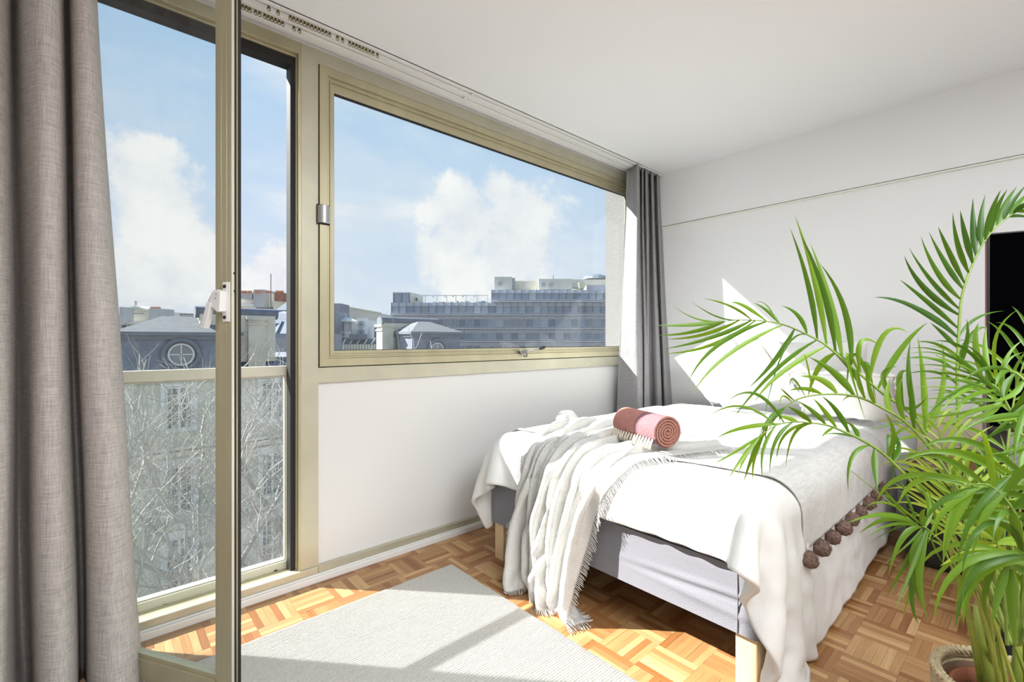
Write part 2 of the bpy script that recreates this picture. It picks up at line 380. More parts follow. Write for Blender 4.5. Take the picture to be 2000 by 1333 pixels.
for n, (d, cx, cy, ax) in enumerate(cells):
    dz = rnd.uniform(-.0005, .0005)
    if n < 300 and d < 50:
        o = bpy.data.objects.new('parquet_strip', meX if ax else meY); COL.objects.link(o); link(o, floor, (cx, cy, dz))
    else:
        rest.m = 0 if ax else 1; a, b = (SQ, SW) if ax else (SW, SQ)
        rest.box(cx-a/2+g, cx+a/2-g, cy-b/2+g, cy+b/2-g, -.008, dz)
obj('parquet_field', rest, [MX, MYm], floor, kind='stuff')

# ------------------------------------------------------------------ window_1
win = thing('window_1', ((OX1+WX1)/2, WY, WB), kind='structure')
GX0 = UX(652, WY+.03)
XL = UX(622, WY)
obj('outer_frame', MB().ring(OX1, WX1, WB, WT, XL-OX1, WY, WY+.10, wt=WT-2.585, wb=1.062-WB), M_gold2, win, bevel=.002)
obj('mullion_foot', MB().box(OX1, XL, WY, WY+.1, .0725, WB+.001), M_gold2, win)
obj('gasket', MB().ring(XL-.002, WX1-.08, 1.060, 2.587, .012, WY+.012, WY+.05), M_gasket, win)
SX1 = WX1-.083
sash = obj('sash', MB().ring(XL+.004, SX1, 1.067, 2.580, .040, WY-.008, WY+.045)
           .ring(XL+.044, SX1-.04, 1.107, 2.540, .013, WY+.004, WY+.045)
           .ring(XL+.057, SX1-.053, 1.120, 2.527, .008, WY-.001, WY+.045)
           .ring(XL+.065, SX1-.061, 1.128, 2.519, .018, WY+.012, WY+.045, wt=.045), M_gold, win, bevel=.0015)
obj('pane', MB().box(XL+.07, SX1-.07, WY+.028, WY+.034, 1.14, 2.50), M_gl_light, sash)
obj('glazing_bead', MB().ring(XL+.082, SX1-.078, 1.145, 2.475, .004, WY+.02, WY+.04), M_gasket, sash)
# round-backed lock on the sash stile
lk = atY(634, 419, WY-.02)
pr = [(lk.x-.030, lk.z-.045), (lk.x+.030, lk.z-.045), (lk.x+.030, lk.z+.045), (lk.x-.030, lk.z+.045)]
lockmb = MB(); N = 14
prof = [(lk.x-.032+.064*t/N, WY-.010-.024*math.sin(math.pi*t/N)**.6) for t in range(N+1)]
lockmb.prism([(x, y, lk.z-.044) for x, y in prof], (0, 0, .088))
fix_normals(obj('window_lock', lockmb, M_steel, win, bevel=.002))
obj('lock_plate', MB().box(lk.x-.034, lk.x+.030, WY-.010, WY-.007, lk.z-.05, lk.z+.05), M_gasket, win)
# stay arm
sa = atY(1026, 688, WY-.03); sb = atY(1062, 679, WY-.07)
arm = obj('stay_arm', MB().tube([sa, (sa+sb)/2+Vector((0, 0, -.001)), sb], [.006, .005, .006], 8), M_steel, win, smooth=True)
obj('grip', MB().tube([sa+(sb-sa)*.72, sa+(sb-sa)*.8, sb, sb+(sb-sa)*.08], [.006, .011, .012, .007], 10), mat('dark_plastic', (.03, .03, .032), .4), arm, smooth=True)
obj('stay_bracket', MB().box(sa.x-.035, sa.x+.01, WY-.035, WY-.006, sa.z-.014, sa.z+.014).tube([(sa.x-.02, WY-.03, sa.z-.026), (sa.x+.004, WY-.04, sa.z-.03), (sa.x+.012, WY-.034, sa.z-.016)], .005, 8), mat('dark_steel', (.18, .18, .19), .4, .7), win, bevel=.002)

# ------------------------------------------------------------------ door_1: fixed frame, glazed guard, open leaf
door = thing('door_1', ((OX0+OX1)/2, WY, 0), kind='structure')
DH = 2.605
obj('door_frame', MB().ring(OX0-.06, OX1, .0, DH+.05, .012, WY+.0, WY+.10, wt=.055, wb=.062)
    .ring(OX0-.048, OX1-.012, .062, DH-.005, .006, WY+.022, WY+.10, wt=.012, wb=.004), M_gold, door, bevel=.0015)
obj('rebate_gasket', MB().box(OX0-.042, OX0-.020, WY+.032, WY+.095, .07, DH-.017), M_gasket, door)
obj('rebate_gasket', MB().box(OX1-.040, OX1-.018, WY+.032, WY+.095, .07, DH-.017), M_gasket, door)
obj('rebate_gasket', MB().box(OX0-.020, OX1-.040, WY+.032, WY+.095, DH-.057, DH-.017), M_gasket, door)
for yy_ in (.040, .054, .068, .082): obj('sill_track', MB().box(OX0-.02, OX1-.04, WY+yy_, WY+yy_+.006, .04, .058), M_steel, door)
GY = 2.50
gx1 = UX(575, GY)
guard = obj('guard_frame', MB().ring(OX0-.05, gx1, .046, 1.072, .043, GY-.015, GY+.02, wt=.048, wb=.055)
            .ring(OX0-.007, gx1-.043, .101, 1.024, .006, GY-.006, GY+.014), mat('pale_painted_metal', (.66, .64, .53), .5, .15), door, bevel=.002)
obj('guard_pane', MB().box(OX0-.01, gx1-.04, GY, GY+.006, .099, 1.028), M_dusty, guard)
# peeling black paint flecks on the bottom rail
fl = MB()
for i in range(46):
    x = rnd.uniform(OX0, gx1-.01); z = .050+rnd.uniform(0, .016); s = rnd.uniform(.002, .009)
    fl.box(x, x+s*1.8, GY-.0162, GY-.0150, z, z+s*.6)
obj('flaked_paint', fl, M_gasket, guard, kind='stuff')
# open leaf
th = math.radians(-59.3); ca, sa_ = math.cos(th), math.sin(th)
C1 = Vector((.31, 1.663, 0))                                     # inner free corner
ax = Vector((ca, sa_, 0)); nx = Vector((-.86, -.51, 0)).normalized()    # ax: hinge -> free edge ; nx: room side normal
LW = .80
def leafpt(s, t, z): return C1 - ax*s - nx*t + Vector((0, 0, z))  # s from free edge, t into thickness
def lbox(mb, s0, s1, t0, t1, z0, z1):
    mb.obox(leafpt((s0+s1)/2, (t0+t1)/2, (z0+z1)/2), ax, nx, (0, 0, 1), abs(s1-s0), abs(t1-t0), abs(z1-z0)); return mb
Z0, Z1 = .055, 2.585
lf = MB()
lbox(lf, 0, .058, 0, .030, Z0, Z1); lbox(lf, .058, .070, .004, .030, Z0, Z1)
lbox(lf, LW-.07, LW, 0, .030, Z0, Z1)
lbox(lf, .070, LW-.07, 0, .030, Z0, Z0+.070); lbox(lf, .070, LW-.07, .006, .030, Z0+.070, Z0+.085)
lbox(lf, .070, LW-.07, 0, .030, Z1-.07, Z1)
lbox(lf, .018, .020, -.0012, 0, Z0, Z1); lbox(lf, .040, .042, -.0012, 0, Z0, Z1)
lbox(lf, .012, .0, .030, .034, Z0, Z1)
leaf = obj('door_leaf', lf, M_gold, door, bevel=.0012)
obj('leaf_pane', lbox(MB(), .066, LW-.066, .014, .019, Z0+.08, Z1-.065), M_gl_light, leaf)
e = MB(); lbox(e, -.0015, 0, .012, .017, Z0, Z1); lbox(e, -.002, .0, .024, .0335, Z0, Z1)
obj('edge_gasket', e, M_gasket, leaf)
obj('edge_strip', lbox(MB(), -.003, 0, .001, .006, Z0, Z1), mat('pale_edge_strip', (.8, .78, .74), .4, .3), leaf)
# handle
hz0 = EYE + (HV-590)/FPX*1.45
hb = MB()
lbox(hb, .010, .030, -.006, 0, hz0-.062, hz0+.062)
lbox(hb, .004, .010, -.004, 0, hz0-.062, hz0+.062)
hp = obj('handle_plate', hb, M_white_metal, leaf, bevel=.0015)
sc = MB()
for dz in (-.048, .048): sc.tube([leafpt(.020, -.0055, hz0+dz), leafpt(.020, -.0085, hz0+dz)], .0055, 12)
obj('screw', sc, M_gasket, leaf)
def hpoly(pts, t0, t1, m, name):
    mb = MB(); mb.prism([leafpt(s, t0, hz0+z) for s, z in pts], nx*(t0-t1)); return fix_normals(obj(name, mb, m, leaf, bevel=.0015))
hpoly([(.010, .030), (.022, .036), (.040, .034), (.058, .0), (.054, -.016), (.040, -.020), (.028, -.030), (.020, -.034), (.014, -.030), (.012, 0)], -.006, -.030, M_white_metal, 'handle_body')
hpoly([(.044, -.004), (.062, -.004), (.088, -.082), (.070, -.084)], -.016, -.034, M_white_metal, 'handle_lever')
hpoly([(.040, .034), (.0415, .034), (.064, .0), (.058, .0)], -.010, -.028, mat('grey_metal', (.36, .37, .40), .4, .3), 'handle_side')
for dz in (.022, .010): sc = obj('rivet', MB().tube([leafpt(.026+(.022-dz)*.2, -.029, hz0+dz), leafpt(.026+(.022-dz)*.2, -.0315, hz0+dz)], .003, 10), M_steel, leaf)
obj('keyhole', MB().tube([leafpt(-.0035, .008, hz0+.09), leafpt(-.0005, .008, hz0+.09)], .004, 10).tube([leafpt(-.0035, .009, hz0+.034), leafpt(-.0005, .009, hz0+.034)], .0038, 10), M_gasket, leaf)

# ------------------------------------------------------------------ curtain rail with gliders
RY0, RY1 = 2.214, 2.335
rail = thing('curtain_rail', (1.3, (RY0+RY1)/2, CEIL), 'white double curtain rail fixed to the ceiling along the window wall', 'curtain rail')
rb = MB()
for a, b in ((RY0, RY0+.004), (RY0+.004, RY0+.022), (RY0+.028, RY0+.062), (RY0+.062, RY0+.066), (RY0+.070, RY0+.088), (RY0+.094, RY1-.004), (RY1-.004, RY1)):
    rb.box(LX, RX-.045, a, b, CEIL-(.016 if b-a < .005 else .012), CEIL-.001)
rb.box(LX, RX-.045, RY0, RY1, CEIL-.005, CEIL-.0005)
obj('rail_profile', rb, M_white_metal, rail)
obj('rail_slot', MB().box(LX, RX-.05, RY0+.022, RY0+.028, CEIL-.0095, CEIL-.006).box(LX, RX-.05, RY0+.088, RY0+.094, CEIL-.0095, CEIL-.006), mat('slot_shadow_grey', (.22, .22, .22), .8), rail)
obj('end_cap', MB().box(RX-.045, RX-.020, RY0, RY1, CEIL-.017, CEIL-.0005), M_white_metal, rail, bevel=.004)
for (u, v, yy) in ((915, 189, RY0+.012), (920, 183, RY0+.08)):
    p = atZ(u, v, CEIL-.012); obj('rail_clip', MB().box(p.x-.012, p.x+.012, yy-.012, yy+.02, CEIL-.020, CEIL-.012), M_white_metal, rail, bevel=.002)
glm = MB(); glm.box(-.004, .004, -.003, .003, -.008, .004)
ringp = [(.0065*math.cos(a), 0, -.014+.008*math.sin(a)) for a in [2*math.pi*i/10 for i in range(11)]]
glm.tube(ringp, .0016, 5, cap=False); glm.box(-.006, .006, -.002, .002, -.010, -.006)
g0 = None
def glider(p):
    global g0
    if g0 is None:
        mb = MB(); mb.v = [tuple(Vector(q)+p) for q in glm.v]; mb.f = glm.f; mb.mi = glm.mi
        g0 = obj('glider', mb, M_brass, rail, org=p)
    else: copy_mesh(g0, p, rail)
gz = CEIL-.013
us1 = [466, 474, 481, 488, 499, 507, 517, 524, 531, 538, 545, 552, 574, 585]
for u in us1:
    y = RY0+.091; glider(Vector((UX(u, y), y, gz)))
us2 = [525, 543] + [567+7*i for i in range(12)] + [659, 669] + [683+6.5*i for i in range(8)] + [737]
for u in us2:
    y = RY0+.025; glider(Vector((UX(u, y), y, gz)))

# ------------------------------------------------------------------ curtains
M_curtL = weave('taupe_grey_linen', (.60, .56, .53), (.36, .33, .31), 300, trans=.06, contrast=.55)
M_curtR = weave('grey_linen', (.40, .39, .40), (.32, .31, .315), 260, trans=.12, contrast=.4)
def curtain(name, top, bot, z0, z1, m, label, n=150, nz=46, bulge=None, hem=.12):
    T = catmull(top, n); B = catmull(bot, n); G = []
    for i in range(n):
        row = []
        for k in range(nz+1):
            t = k/nz; w = t**1.15
            x = T[i][0]*(1-w)+B[i][0]*w; y = T[i][1]*(1-w)+B[i][1]*w
            x += .006*math.sin(9*t+i*.05)*t; y += .008*math.sin(7*t+i*.09)*t
            row.append((x, y, z1+(z0-z1)*t))
        G.append(row)
    c = thing(name, (B[n//2][0], B[n//2][1], z0), label, 'curtain')
    mb = MB().grid(G); o = obj('panel', mb, m, c, smooth=True)
    s = o.modifiers.new('thick', 'SOLIDIFY'); s.thickness = .003
    # stitched hem line
    k = int(nz*(1-hem/(z1-z0)))
    obj('hem_seam', MB().tube([Vector(G[i][k])+Vector((0, -.0035, 0)) for i in range(0, n, 2)], .0014, 4), m, c)
    return c
def cp(lst): return [(UX(u, y), y) for u, y in lst]
topL = cp([(-140, 2.18), (-95, 2.06), (-60, 2.19), (-25, 2.05), (10, 2.10), (24, 2.21), (44, 2.08), (82, 2.03), (112, 2.07), (121, 2.18), (130, 2.20), (137, 2.10), (155, 2.07), (172, 2.10), (181, 2.19)])
botL = cp([(-240, 2.15), (-190, 2.0), (-130, 2.17), (-80, 1.98), (0, 1.97), (22, 2.03), (40, 2.21), (60, 2.20), (72, 2.02), (110, 1.96), (143, 2.01), (152, 2.19), (170, 2.19), (180, 2.03), (225, 1.95), (268, 1.98), (281, 2.08)])
curtain('curtain', topL, botL, .02, CEIL-.018, M_curtL, 'wide taupe linen curtain in deep folds at the left, beside the open glazed door', n=190)
topR = cp([(1224, 2.33), (1228, 2.315), (1237, 2.26), (1246, 2.20), (1250, 2.28), (1255, 2.225), (1257, 2.28), (1262, 2.215), (1268, 2.28), (1273, 2.215), (1278, 2.27), (1284, 2.215), (1288, 2.26)])
botR = cp([(1196, 2.345), (1199, 2.33), (1216, 2.255), (1238, 2.165), (1252, 2.115), (1257, 2.25), (1262, 2.17), (1272, 2.16), (1275, 2.26), (1284, 2.17), (1297, 2.15), (1298, 2.22), (1306, 2.13), (1321, 2.09)])
curtain('curtain', topR, botR, .02, CEIL-.02, M_curtR, 'grey linen curtain gathered in the corner behind the bed', n=190)

# ------------------------------------------------------------------ rug
def build_rug():
    x0, x1, y0, y1 = -.60, 1.408, .67, 2.068; pitch = .0105; nr = int((y1-y0)/pitch); nxs = 110; G = []
    for i in range(nxs+1):
        row = []; x = x0+(x1-x0)*i/nxs
        for j in range(nr*4+1):
            y = y0+(y1-y0)*j/(nr*4); ph = j % 4
            z = (.0022, .0118, .0132, .0118)[ph]; yy = y + .0022*float(vnoise(x*5, y*3))
            e = min(x-x0, x1-x, y-y0, y1-y)
            wob = .004*float(vnoise(y*60, 3)) if (i in (0, nxs)) else 0
            z *= .6+.4*smoothstep(e/.01)
            row.append((x+wob, yy, z + .0012*float(vnoise(x*40, j*.7))))
        G.append(row)
    mb = MB().grid(G); mb.box(x0+.002, x1-.002, y0+.002, y1-.002, .0002, .0014)
    m = mat('cream_wool_weave', (.56, .54, .50), .95, noise=(90, .12), bump=(500, .5), spec=.1)
    o = obj('rug', mb, m, smooth=True)
    tag(o, 'cream ribbed woven rug on the parquet floor beside the bed', 'rug')
build_rug()

# ------------------------------------------------------------------ bed
BX0, BX1, BY0, BY1 = 1.622, 3.66, .600, 2.010
M_bedgrey = mat('grey_bed_fabric', (.215, .215, .24), .9, bump=(300, .25), spec=.15)
bed = thing('bed', ((BX0+BX1)/2, (BY0+BY1)/2, 0), 'grey box-spring double bed on square wooden legs', 'bed')
def base_mb():
    mb = MB(); n = 60; G = []
    path = []
    hw = .03
    cs = [(BX0, BY0), (BX1, BY0), (BX1, BY1), (BX0, BY1)]
    for ci, (cx, cy) in enumerate(cs):
        sx = 1 if cx == BX0 else -1; sy = 1 if cy == BY0 else -1
        a0 = {0: math.pi, 1: 1.5*math.pi, 2: 0, 3: .5*math.pi}[ci]
        for q in range(5):
            a = a0 + q/4*math.pi/2; path.append((cx+sx*hw+hw*math.cos(a), cy+sy*hw+hw*math.sin(a)))
        nxc = cs[(ci+1) % 4]
        for q in range(1, 26):
            t = q/26; path.append((cx+(nxc[0]-cx)*t, cy+(nxc[1]-cy)*t))
    path = [p for p in path]
    for k in range(25):
        t = k/24; z = .205+.225*t; row = []
        for (x, y) in path:
            # creased loose cover near the lower foot-end corner
            c = math.exp(-((y-.78)/.26)**2) if x < BX0+.05 else 0
            off = c*(.006*math.exp(-((z-(.335-.06*(y-.6)))/.012)**2) - .007*math.exp(-((z-(.318-.06*(y-.6)))/.010)**2)
                     + .004*math.exp(-((z-(.262+.03*(y-.6)))/.010)**2) + .003*float(vnoise(y*6, z*30)))
            off += .003*float(vnoise(x*5+y*5, z*9))
            row.append((x-off if x < BX0+.05 else x, y, z))
        G.append(row)
    Gt = [[G[k][i] for k in range(25)] for i in range(len(path))]
    mb.grid(Gt, closed_u=True)
    m = len(path); mb.add([(x, y, .205) for x, y in path], [tuple(range(m))]); mb.add([(x, y, .43) for x, y in path], [tuple(range(m-1, -1, -1))])
    return mb
obj('bed_base', base_mb(), M_bedgrey, bed, smooth=True).data
obj('cover_seam', MB().tube([(BX0-.001, BY0+.075, .207), (BX0-.002, BY0+.073, .31), (BX0-.001, BY0+.075, .43)], .0022, 6), mat('dark_seam', (.12, .12, .13), .9), bed)
mm = MB().box(BX0+.01, BX1, BY0+.01, BY1-.01, .432, .655)
obj('mattress', mm, mat('blue_grey_ticking', (.12, .13, .17), .9), bed, bevel=.05, seg=4)
M_birch = mat('pale_birch', (.66, .49, .29), .5, noise=(14, .12, (14, 14, .8)), bump=(60, .1, (10, 10, .5)))
for (x, y) in ((BX0+.055, BY0+.055), (BX0+.055, BY1-.055), (BX1-.055, BY0+.055), (BX1-.055, BY1-.055)):
    obj('leg', MB().box(x-.036, x+.036, y-.036, y+.036, 0.0, .207), M_birch, bed, bevel=.004)
lm = MB().tube([(BX0+.12, 1.50, .0), (BX0+.12, 1.50, .207)], .014, 12)
obj('support_leg', lm, M_black, bed)

# ---- position-based cloth
def drape(P, rest, coll, steps=120, iters=8, gravity=-.0011, fric=.5, bend=.3, damp=.97, shear=.5, goal=None, gk=.0):
    P = P.copy(); prev = P.copy(); offs = []
    for (di, dj, st) in ((1, 0, 1), (0, 1, 1), (1, 1, shear), (1, -1, shear), (2, 0, bend), (0, 2, bend)):
        R = rest
        def sl(Q, di=di, dj=dj):
            n, m = Q.shape[:2]
            if dj >= 0: return Q[:n-di, :m-dj], Q[di:, dj:]
            return Q[:n-di, -dj:], Q[di:, :m+dj]
        a, b = sl(R); offs.append((di, dj, st, np.linalg.norm(a-b, axis=2), sl))
    for s in range(steps):
        v = (P-prev)*damp; prev = P.copy(); P = P+v; P[..., 2] += gravity
        if goal is not None: P[..., 1] += (goal-P[..., 1])*gk
        for it in range(iters):
            for di, dj, st, L0, sl in offs:
                a, b = sl(P); ax_ = 0 if di else 1; stp = di or dj
                for ph in range(2*stp):
                    if ax_ == 0: A, B, L = a[ph::2*stp], b[ph::2*stp], L0[ph::2*stp]
                    else: A, B, L = a[:, ph::2*stp], b[:, ph::2*stp], L0[:, ph::2*stp]
                    if A.size == 0: continue
                    d = B-A; l = np.sqrt((d*d).sum(2))+1e-9; c = (l-L)/l*.5*st
                    if abs(stp) == 2 or st < 1: pass
                    c = c[..., None]*d
                    A += c; B -= c
            P, hit = coll(P)
        h = hit[..., None]; prev = np.where(h, P-(P-prev)*(1-fric), prev)
    return P
def box_coll(off, rad=.07, top=.655):
    c = np.array([(BX0+BX1)/2+.10, (BY0+BY1)/2, top/2-.1]); hh = np.array([(BX1-BX0)/2+.10, (BY1-BY0)/2, top/2+.1])-rad
    def f(P):
        q = P-c; aq = np.abs(q)-hh; qo = np.maximum(aq, 0); lo = np.sqrt((qo*qo).sum(-1)); ins = np.minimum(aq.max(-1), 0)
        sd = lo+ins-rad-off; hit = sd < 0
        g_ = qo*np.sign(q); gl = np.maximum(lo, 1e-6)[..., None]; gr = g_/gl
        am = np.argmax(aq, -1); gi = np.zeros_like(P); np.put_along_axis(gi, am[..., None], np.take_along_axis(np.sign(q), am[..., None], -1), -1)
        gr = np.where((lo > 1e-6)[..., None], gr, gi)
        P = P - gr*np.where(hit, sd, 0)[..., None]
        fl = P[..., 2] < .012; P[..., 2] = np.maximum(P[..., 2], .012)
        over = P[..., 0] > RX-.03; P[..., 0] = np.minimum(P[..., 0], RX-.03)
        return P, hit | fl
    return f
M_duvet = mat('white_cotton_duvet', (.82, .815, .80), .85, bump=(9, .75, (1, 1.3, .6)), spec=.2, trans=.06)
def cloth_obj(name, P, m, parent=None, thick=.03, sub=1, offs=0.0):
    o = obj(name, MB().grid(P.tolist()), m, parent, smooth=True)
    if sub: s = o.modifiers.new('sub', 'SUBSURF'); s.levels = sub; s.render_levels = sub
    s = o.modifiers.new('thick', 'SOLIDIFY'); s.thickness = thick; s.offset = offs
    return o
def surf_normals(P):
    du = np.gradient(P, axis=0); dv = np.gradient(P, axis=1); n = np.cross(du, dv); return n/(np.linalg.norm(n, axis=2, keepdims=True)+1e-9)
# duvet
h = .0245
nx_, ny_ = int(2.19/h), int(2.44/h)
I, J = np.meshgrid(np.arange(nx_), np.arange(ny_), indexing='ij')
fold_x = 1.455; y_lo = .04
rest = np.stack([fold_x+I*h, y_lo+J*h, np.zeros_like(I*h)], -1)
_a = math.radians(2.2); _x, _y = rest[..., 0]-2.6, rest[..., 1]-1.3; rest[..., 0] = 2.6+_x*math.cos(_a)-_y*math.sin(_a)*.4; rest[..., 1] = 1.3+_x*math.sin(_a)+_y*math.cos(_a)
rest[..., 0] += .22*np.clip((0.55-(rest[..., 1]-y_lo)), 0, 1)*np.clip(1-(rest[..., 0]-fold_x)/.6, 0, 1)
P0 = rest.copy(); P0[..., 2] = .72+.016*vnoise(I*.16, J*.16)+.010*vnoise(I*.33+9, J*.4)
rest2 = rest*1.0
# slightly longer rest lengths make soft wrinkles
rest2[..., 0] *= 1.012; rest2[..., 1] *= 1.012
D = drape(P0, rest2, box_coll(.020, .075), steps=110, iters=22, fric=.8, bend=.12, gravity=-.0008)
nrm = surf_normals(D); 
puff = .012*vnoise(I*.11, J*.13)+.008*vnoise(I*.3, J*.12+7)
rid = lambda q_: (1-2*np.abs(q_)*1.6)
hang = np.clip((.70-D[..., 2])/.12, .25, 1)
wr_ = .0065*rid(vnoise(I*.16+J*.30, J*.07+3))*hang+.005*rid(vnoise(J*.42+I*.06, I*.10+11))*hang+.004*rid(vnoise(I*.5, J*.2+5))*(D[..., 0] < 1.75)
D = D+nrm*(wr_-.006)[..., None]*np.sign(nrm[..., 2:3].mean())
D = D+nrm*(np.abs(puff)[..., None]*np.sign(nrm[..., 2:3].mean()))
duv = cloth_obj('duvet', D, M_duvet, thick=.026, offs=0)
tag(duv, 'puffy white duvet covering the bed and hanging low over its right side', 'duvet')

# linen bedspread with pompoms
M_spread = weave('pale_grey_linen_spread', (.72, .71, .695), (.58, .57, .555), 240, bumpS=.25, contrast=.4)
h2 = .024
ax0, ax1 = 1.80, 3.26; sy0, sy1 = .395, 2.06
n1, n2 = int((ax1-ax0)/h2), int((sy1-sy0)/h2)
I2, J2 = np.meshgrid(np.arange(n1), np.arange(n2), indexing='ij')
r2 = np.stack([ax0+I2*h2, sy0+J2*h2, np.zeros_like(I2*h2)], -1)
r2[..., 0] += .16*np.clip((1.2-r2[..., 1]), 0, .9)*np.clip(1-I2/n1*1.6, 0, 1)
P0 = r2.copy(); P0[..., 2] = .745+.010*vnoise(I2*.2, J2*.2+5)
S = drape(P0, r2*np.array([1.01, 1.01, 1]), box_coll(.040, .08), steps=100, iters=14, fric=.8, bend=.1, gravity=-.0008)
S = S+surf_normals(S)*(.006*vnoise(I2*.35, J2*.2))[..., None]
spread = thing('bedspread', (S[n1//2, n2//2, 0], S[n1//2, n2//2, 1], S[..., 2].min()), 'pale grey linen bedspread edged with brown pompoms, laid over the white duvet', 'bedspread')
cloth_obj('spread_cloth', S, M_spread, spread, thick=.006)
M_pom = mat('brown_wool_pompom', (.20, .125, .10), .95, noise=(60, .5), bump=(120, 1.0))
def pom_mesh(r, seed):
    rr = random.Random(seed); mb = MB(); n, k = 14, 9; prof = []
    vs = []; fs = []
    for i in range(k):
        ph = math.pi*(i+.5)/k
        for j in range(n):
            a = 2*math.pi*j/n; q = r*(1+rr.uniform(-.10, .12)); vs.append((q*math.sin(ph)*math.cos(a), q*math.sin(ph)*math.sin(a), q*math.cos(ph)))
    for i in range(k-1):
        for j in range(n): fs.append((i*n+j, (i+1)*n+j, (i+1)*n+(j+1) % n, i*n+(j+1) % n))
    fs += [tuple(range(n)), tuple((k-1)*n+j for j in range(n-1, -1, -1))]
    mb.add(vs, fs)
    for _ in range(230):
        a = rr.uniform(0, 2*math.pi); z = rr.uniform(-1, 1); q = math.sqrt(1-z*z); d = Vector((q*math.cos(a), q*math.sin(a), z))
        t = d.cross(Vector((rr.random()-.5, rr.random()-.5, rr.random()-.5))).normalized()*r*.05
        p = d*r*.9; e_ = d*r*rr.uniform(1.1, 1.24)+t*rr.uniform(-2, 2)
        mb.add([p-t, p+t, e_], [(0, 1, 2)])
    return mb
idx = [0, 7, 14, 21, 28, 35, 42, 49, 56]
for q, i in enumerate(idx):
    if i >= n1: continue
    p = Vector(S[i, 0]) + Vector((0, -.012, -.026)); mb = pom_mesh(.030*(1+.08*math.sin(q*2.3)), q)
    mb.v = [tuple(Vector(a)+p) for a in mb.v]
    pm = obj('pompom', mb, M_pom, spread, org=p, smooth=True)
# woven edge cord
obj('edge_cord', MB().tube([Vector(S[0, j])+Vector((-.004, 0, .004)) for j in range(0, n2, 1)], .005, 6), M_spread, spread, smooth=True)

# ------------------------------------------------------------------ white fringed throw
M_throw = mat('white_open_weave_throw', (.86, .85, .82), .95, bump=(220, .9), spec=.1, trans=.18, noise=(160, .05))
h3 = .021
LXt, LYt = 1.42, 1.28
n1, n2 = int(LXt/h3), int(LYt/h3)
I3, J3 = np.meshgrid(np.arange(n1), np.arange(n2), indexing='ij')
a_ = I3*h3; b_ = (J3*h3-LYt/2)
r3 = np.stack([a_, b_, np.zeros_like(a_)], -1)
# laid gathered: pleats across, corners trailing over the foot end
cf = .34+.46*np.clip((a_-.62)/.7, 0, 1)
px_ = 1.17 + a_*.90 + .22*b_ + .06*np.sin(b_*9)
py_ = 1.515 + b_*cf - .10*(a_/LXt) + .03*np.sin(a_*6)
pz_ = .80+.060*np.sin(b_*30+1.2*np.sin(a_*3.1)) + .05*vnoise(a_*7, b_*9)
T0 = np.stack([px_, py_, pz_], -1)
T = drape(T0, r3, box_coll(.056, .09), steps=130, iters=12, fric=.85, bend=.04, gravity=-.0007, goal=py_, gk=.10)
T = T+surf_normals(T)*(.006*vnoise(I3*.5, J3*.5))[..., None]
T[..., 2] = np.where(T[..., 2] > .80, .80+(T[..., 2]-.80)*.2, T[..., 2])
throw = thing('throw_blanket', (T[n1//2, n2//2, 0], T[n1//2, n2//2, 1], T[..., 2].min()), 'crumpled white fringed throw spilling over the foot end of the bed', 'blanket')
cloth_obj('throw_cloth', T, M_throw, throw, thick=.005)
fr = MB(); rr = random.Random(11)
def strand(p, d, L, r=.0016):
    p = Vector(p); d = Vector(d).normalized(); q = p; pts = [q]
    for k in range(4):
        d2 = (d + Vector((rr.uniform(-.25, .25), rr.uniform(-.25, .25), -.35-.15*k))).normalized(); q = q+d2*L/4; pts.append(Vector((q.x, q.y, max(q.z, .008))))
    fr.tube(pts, [r*1.2, r, r, r*.9, r*.5], 4)
for (E, In) in ((T[0], T[1]), (T[:, 0], T[:, 1]), (T[:, -1], T[:, -2])):
    for k in range(len(E)-1):
        for s in (0., .33, .66):
            p = E[k]*(1-s)+E[k+1]*s; d = p-(In[k]*(1-s)+In[k+1]*s); strand(p, d, rr.uniform(.028, .05))
obj('fringe', fr, M_throw, throw, kind='stuff')

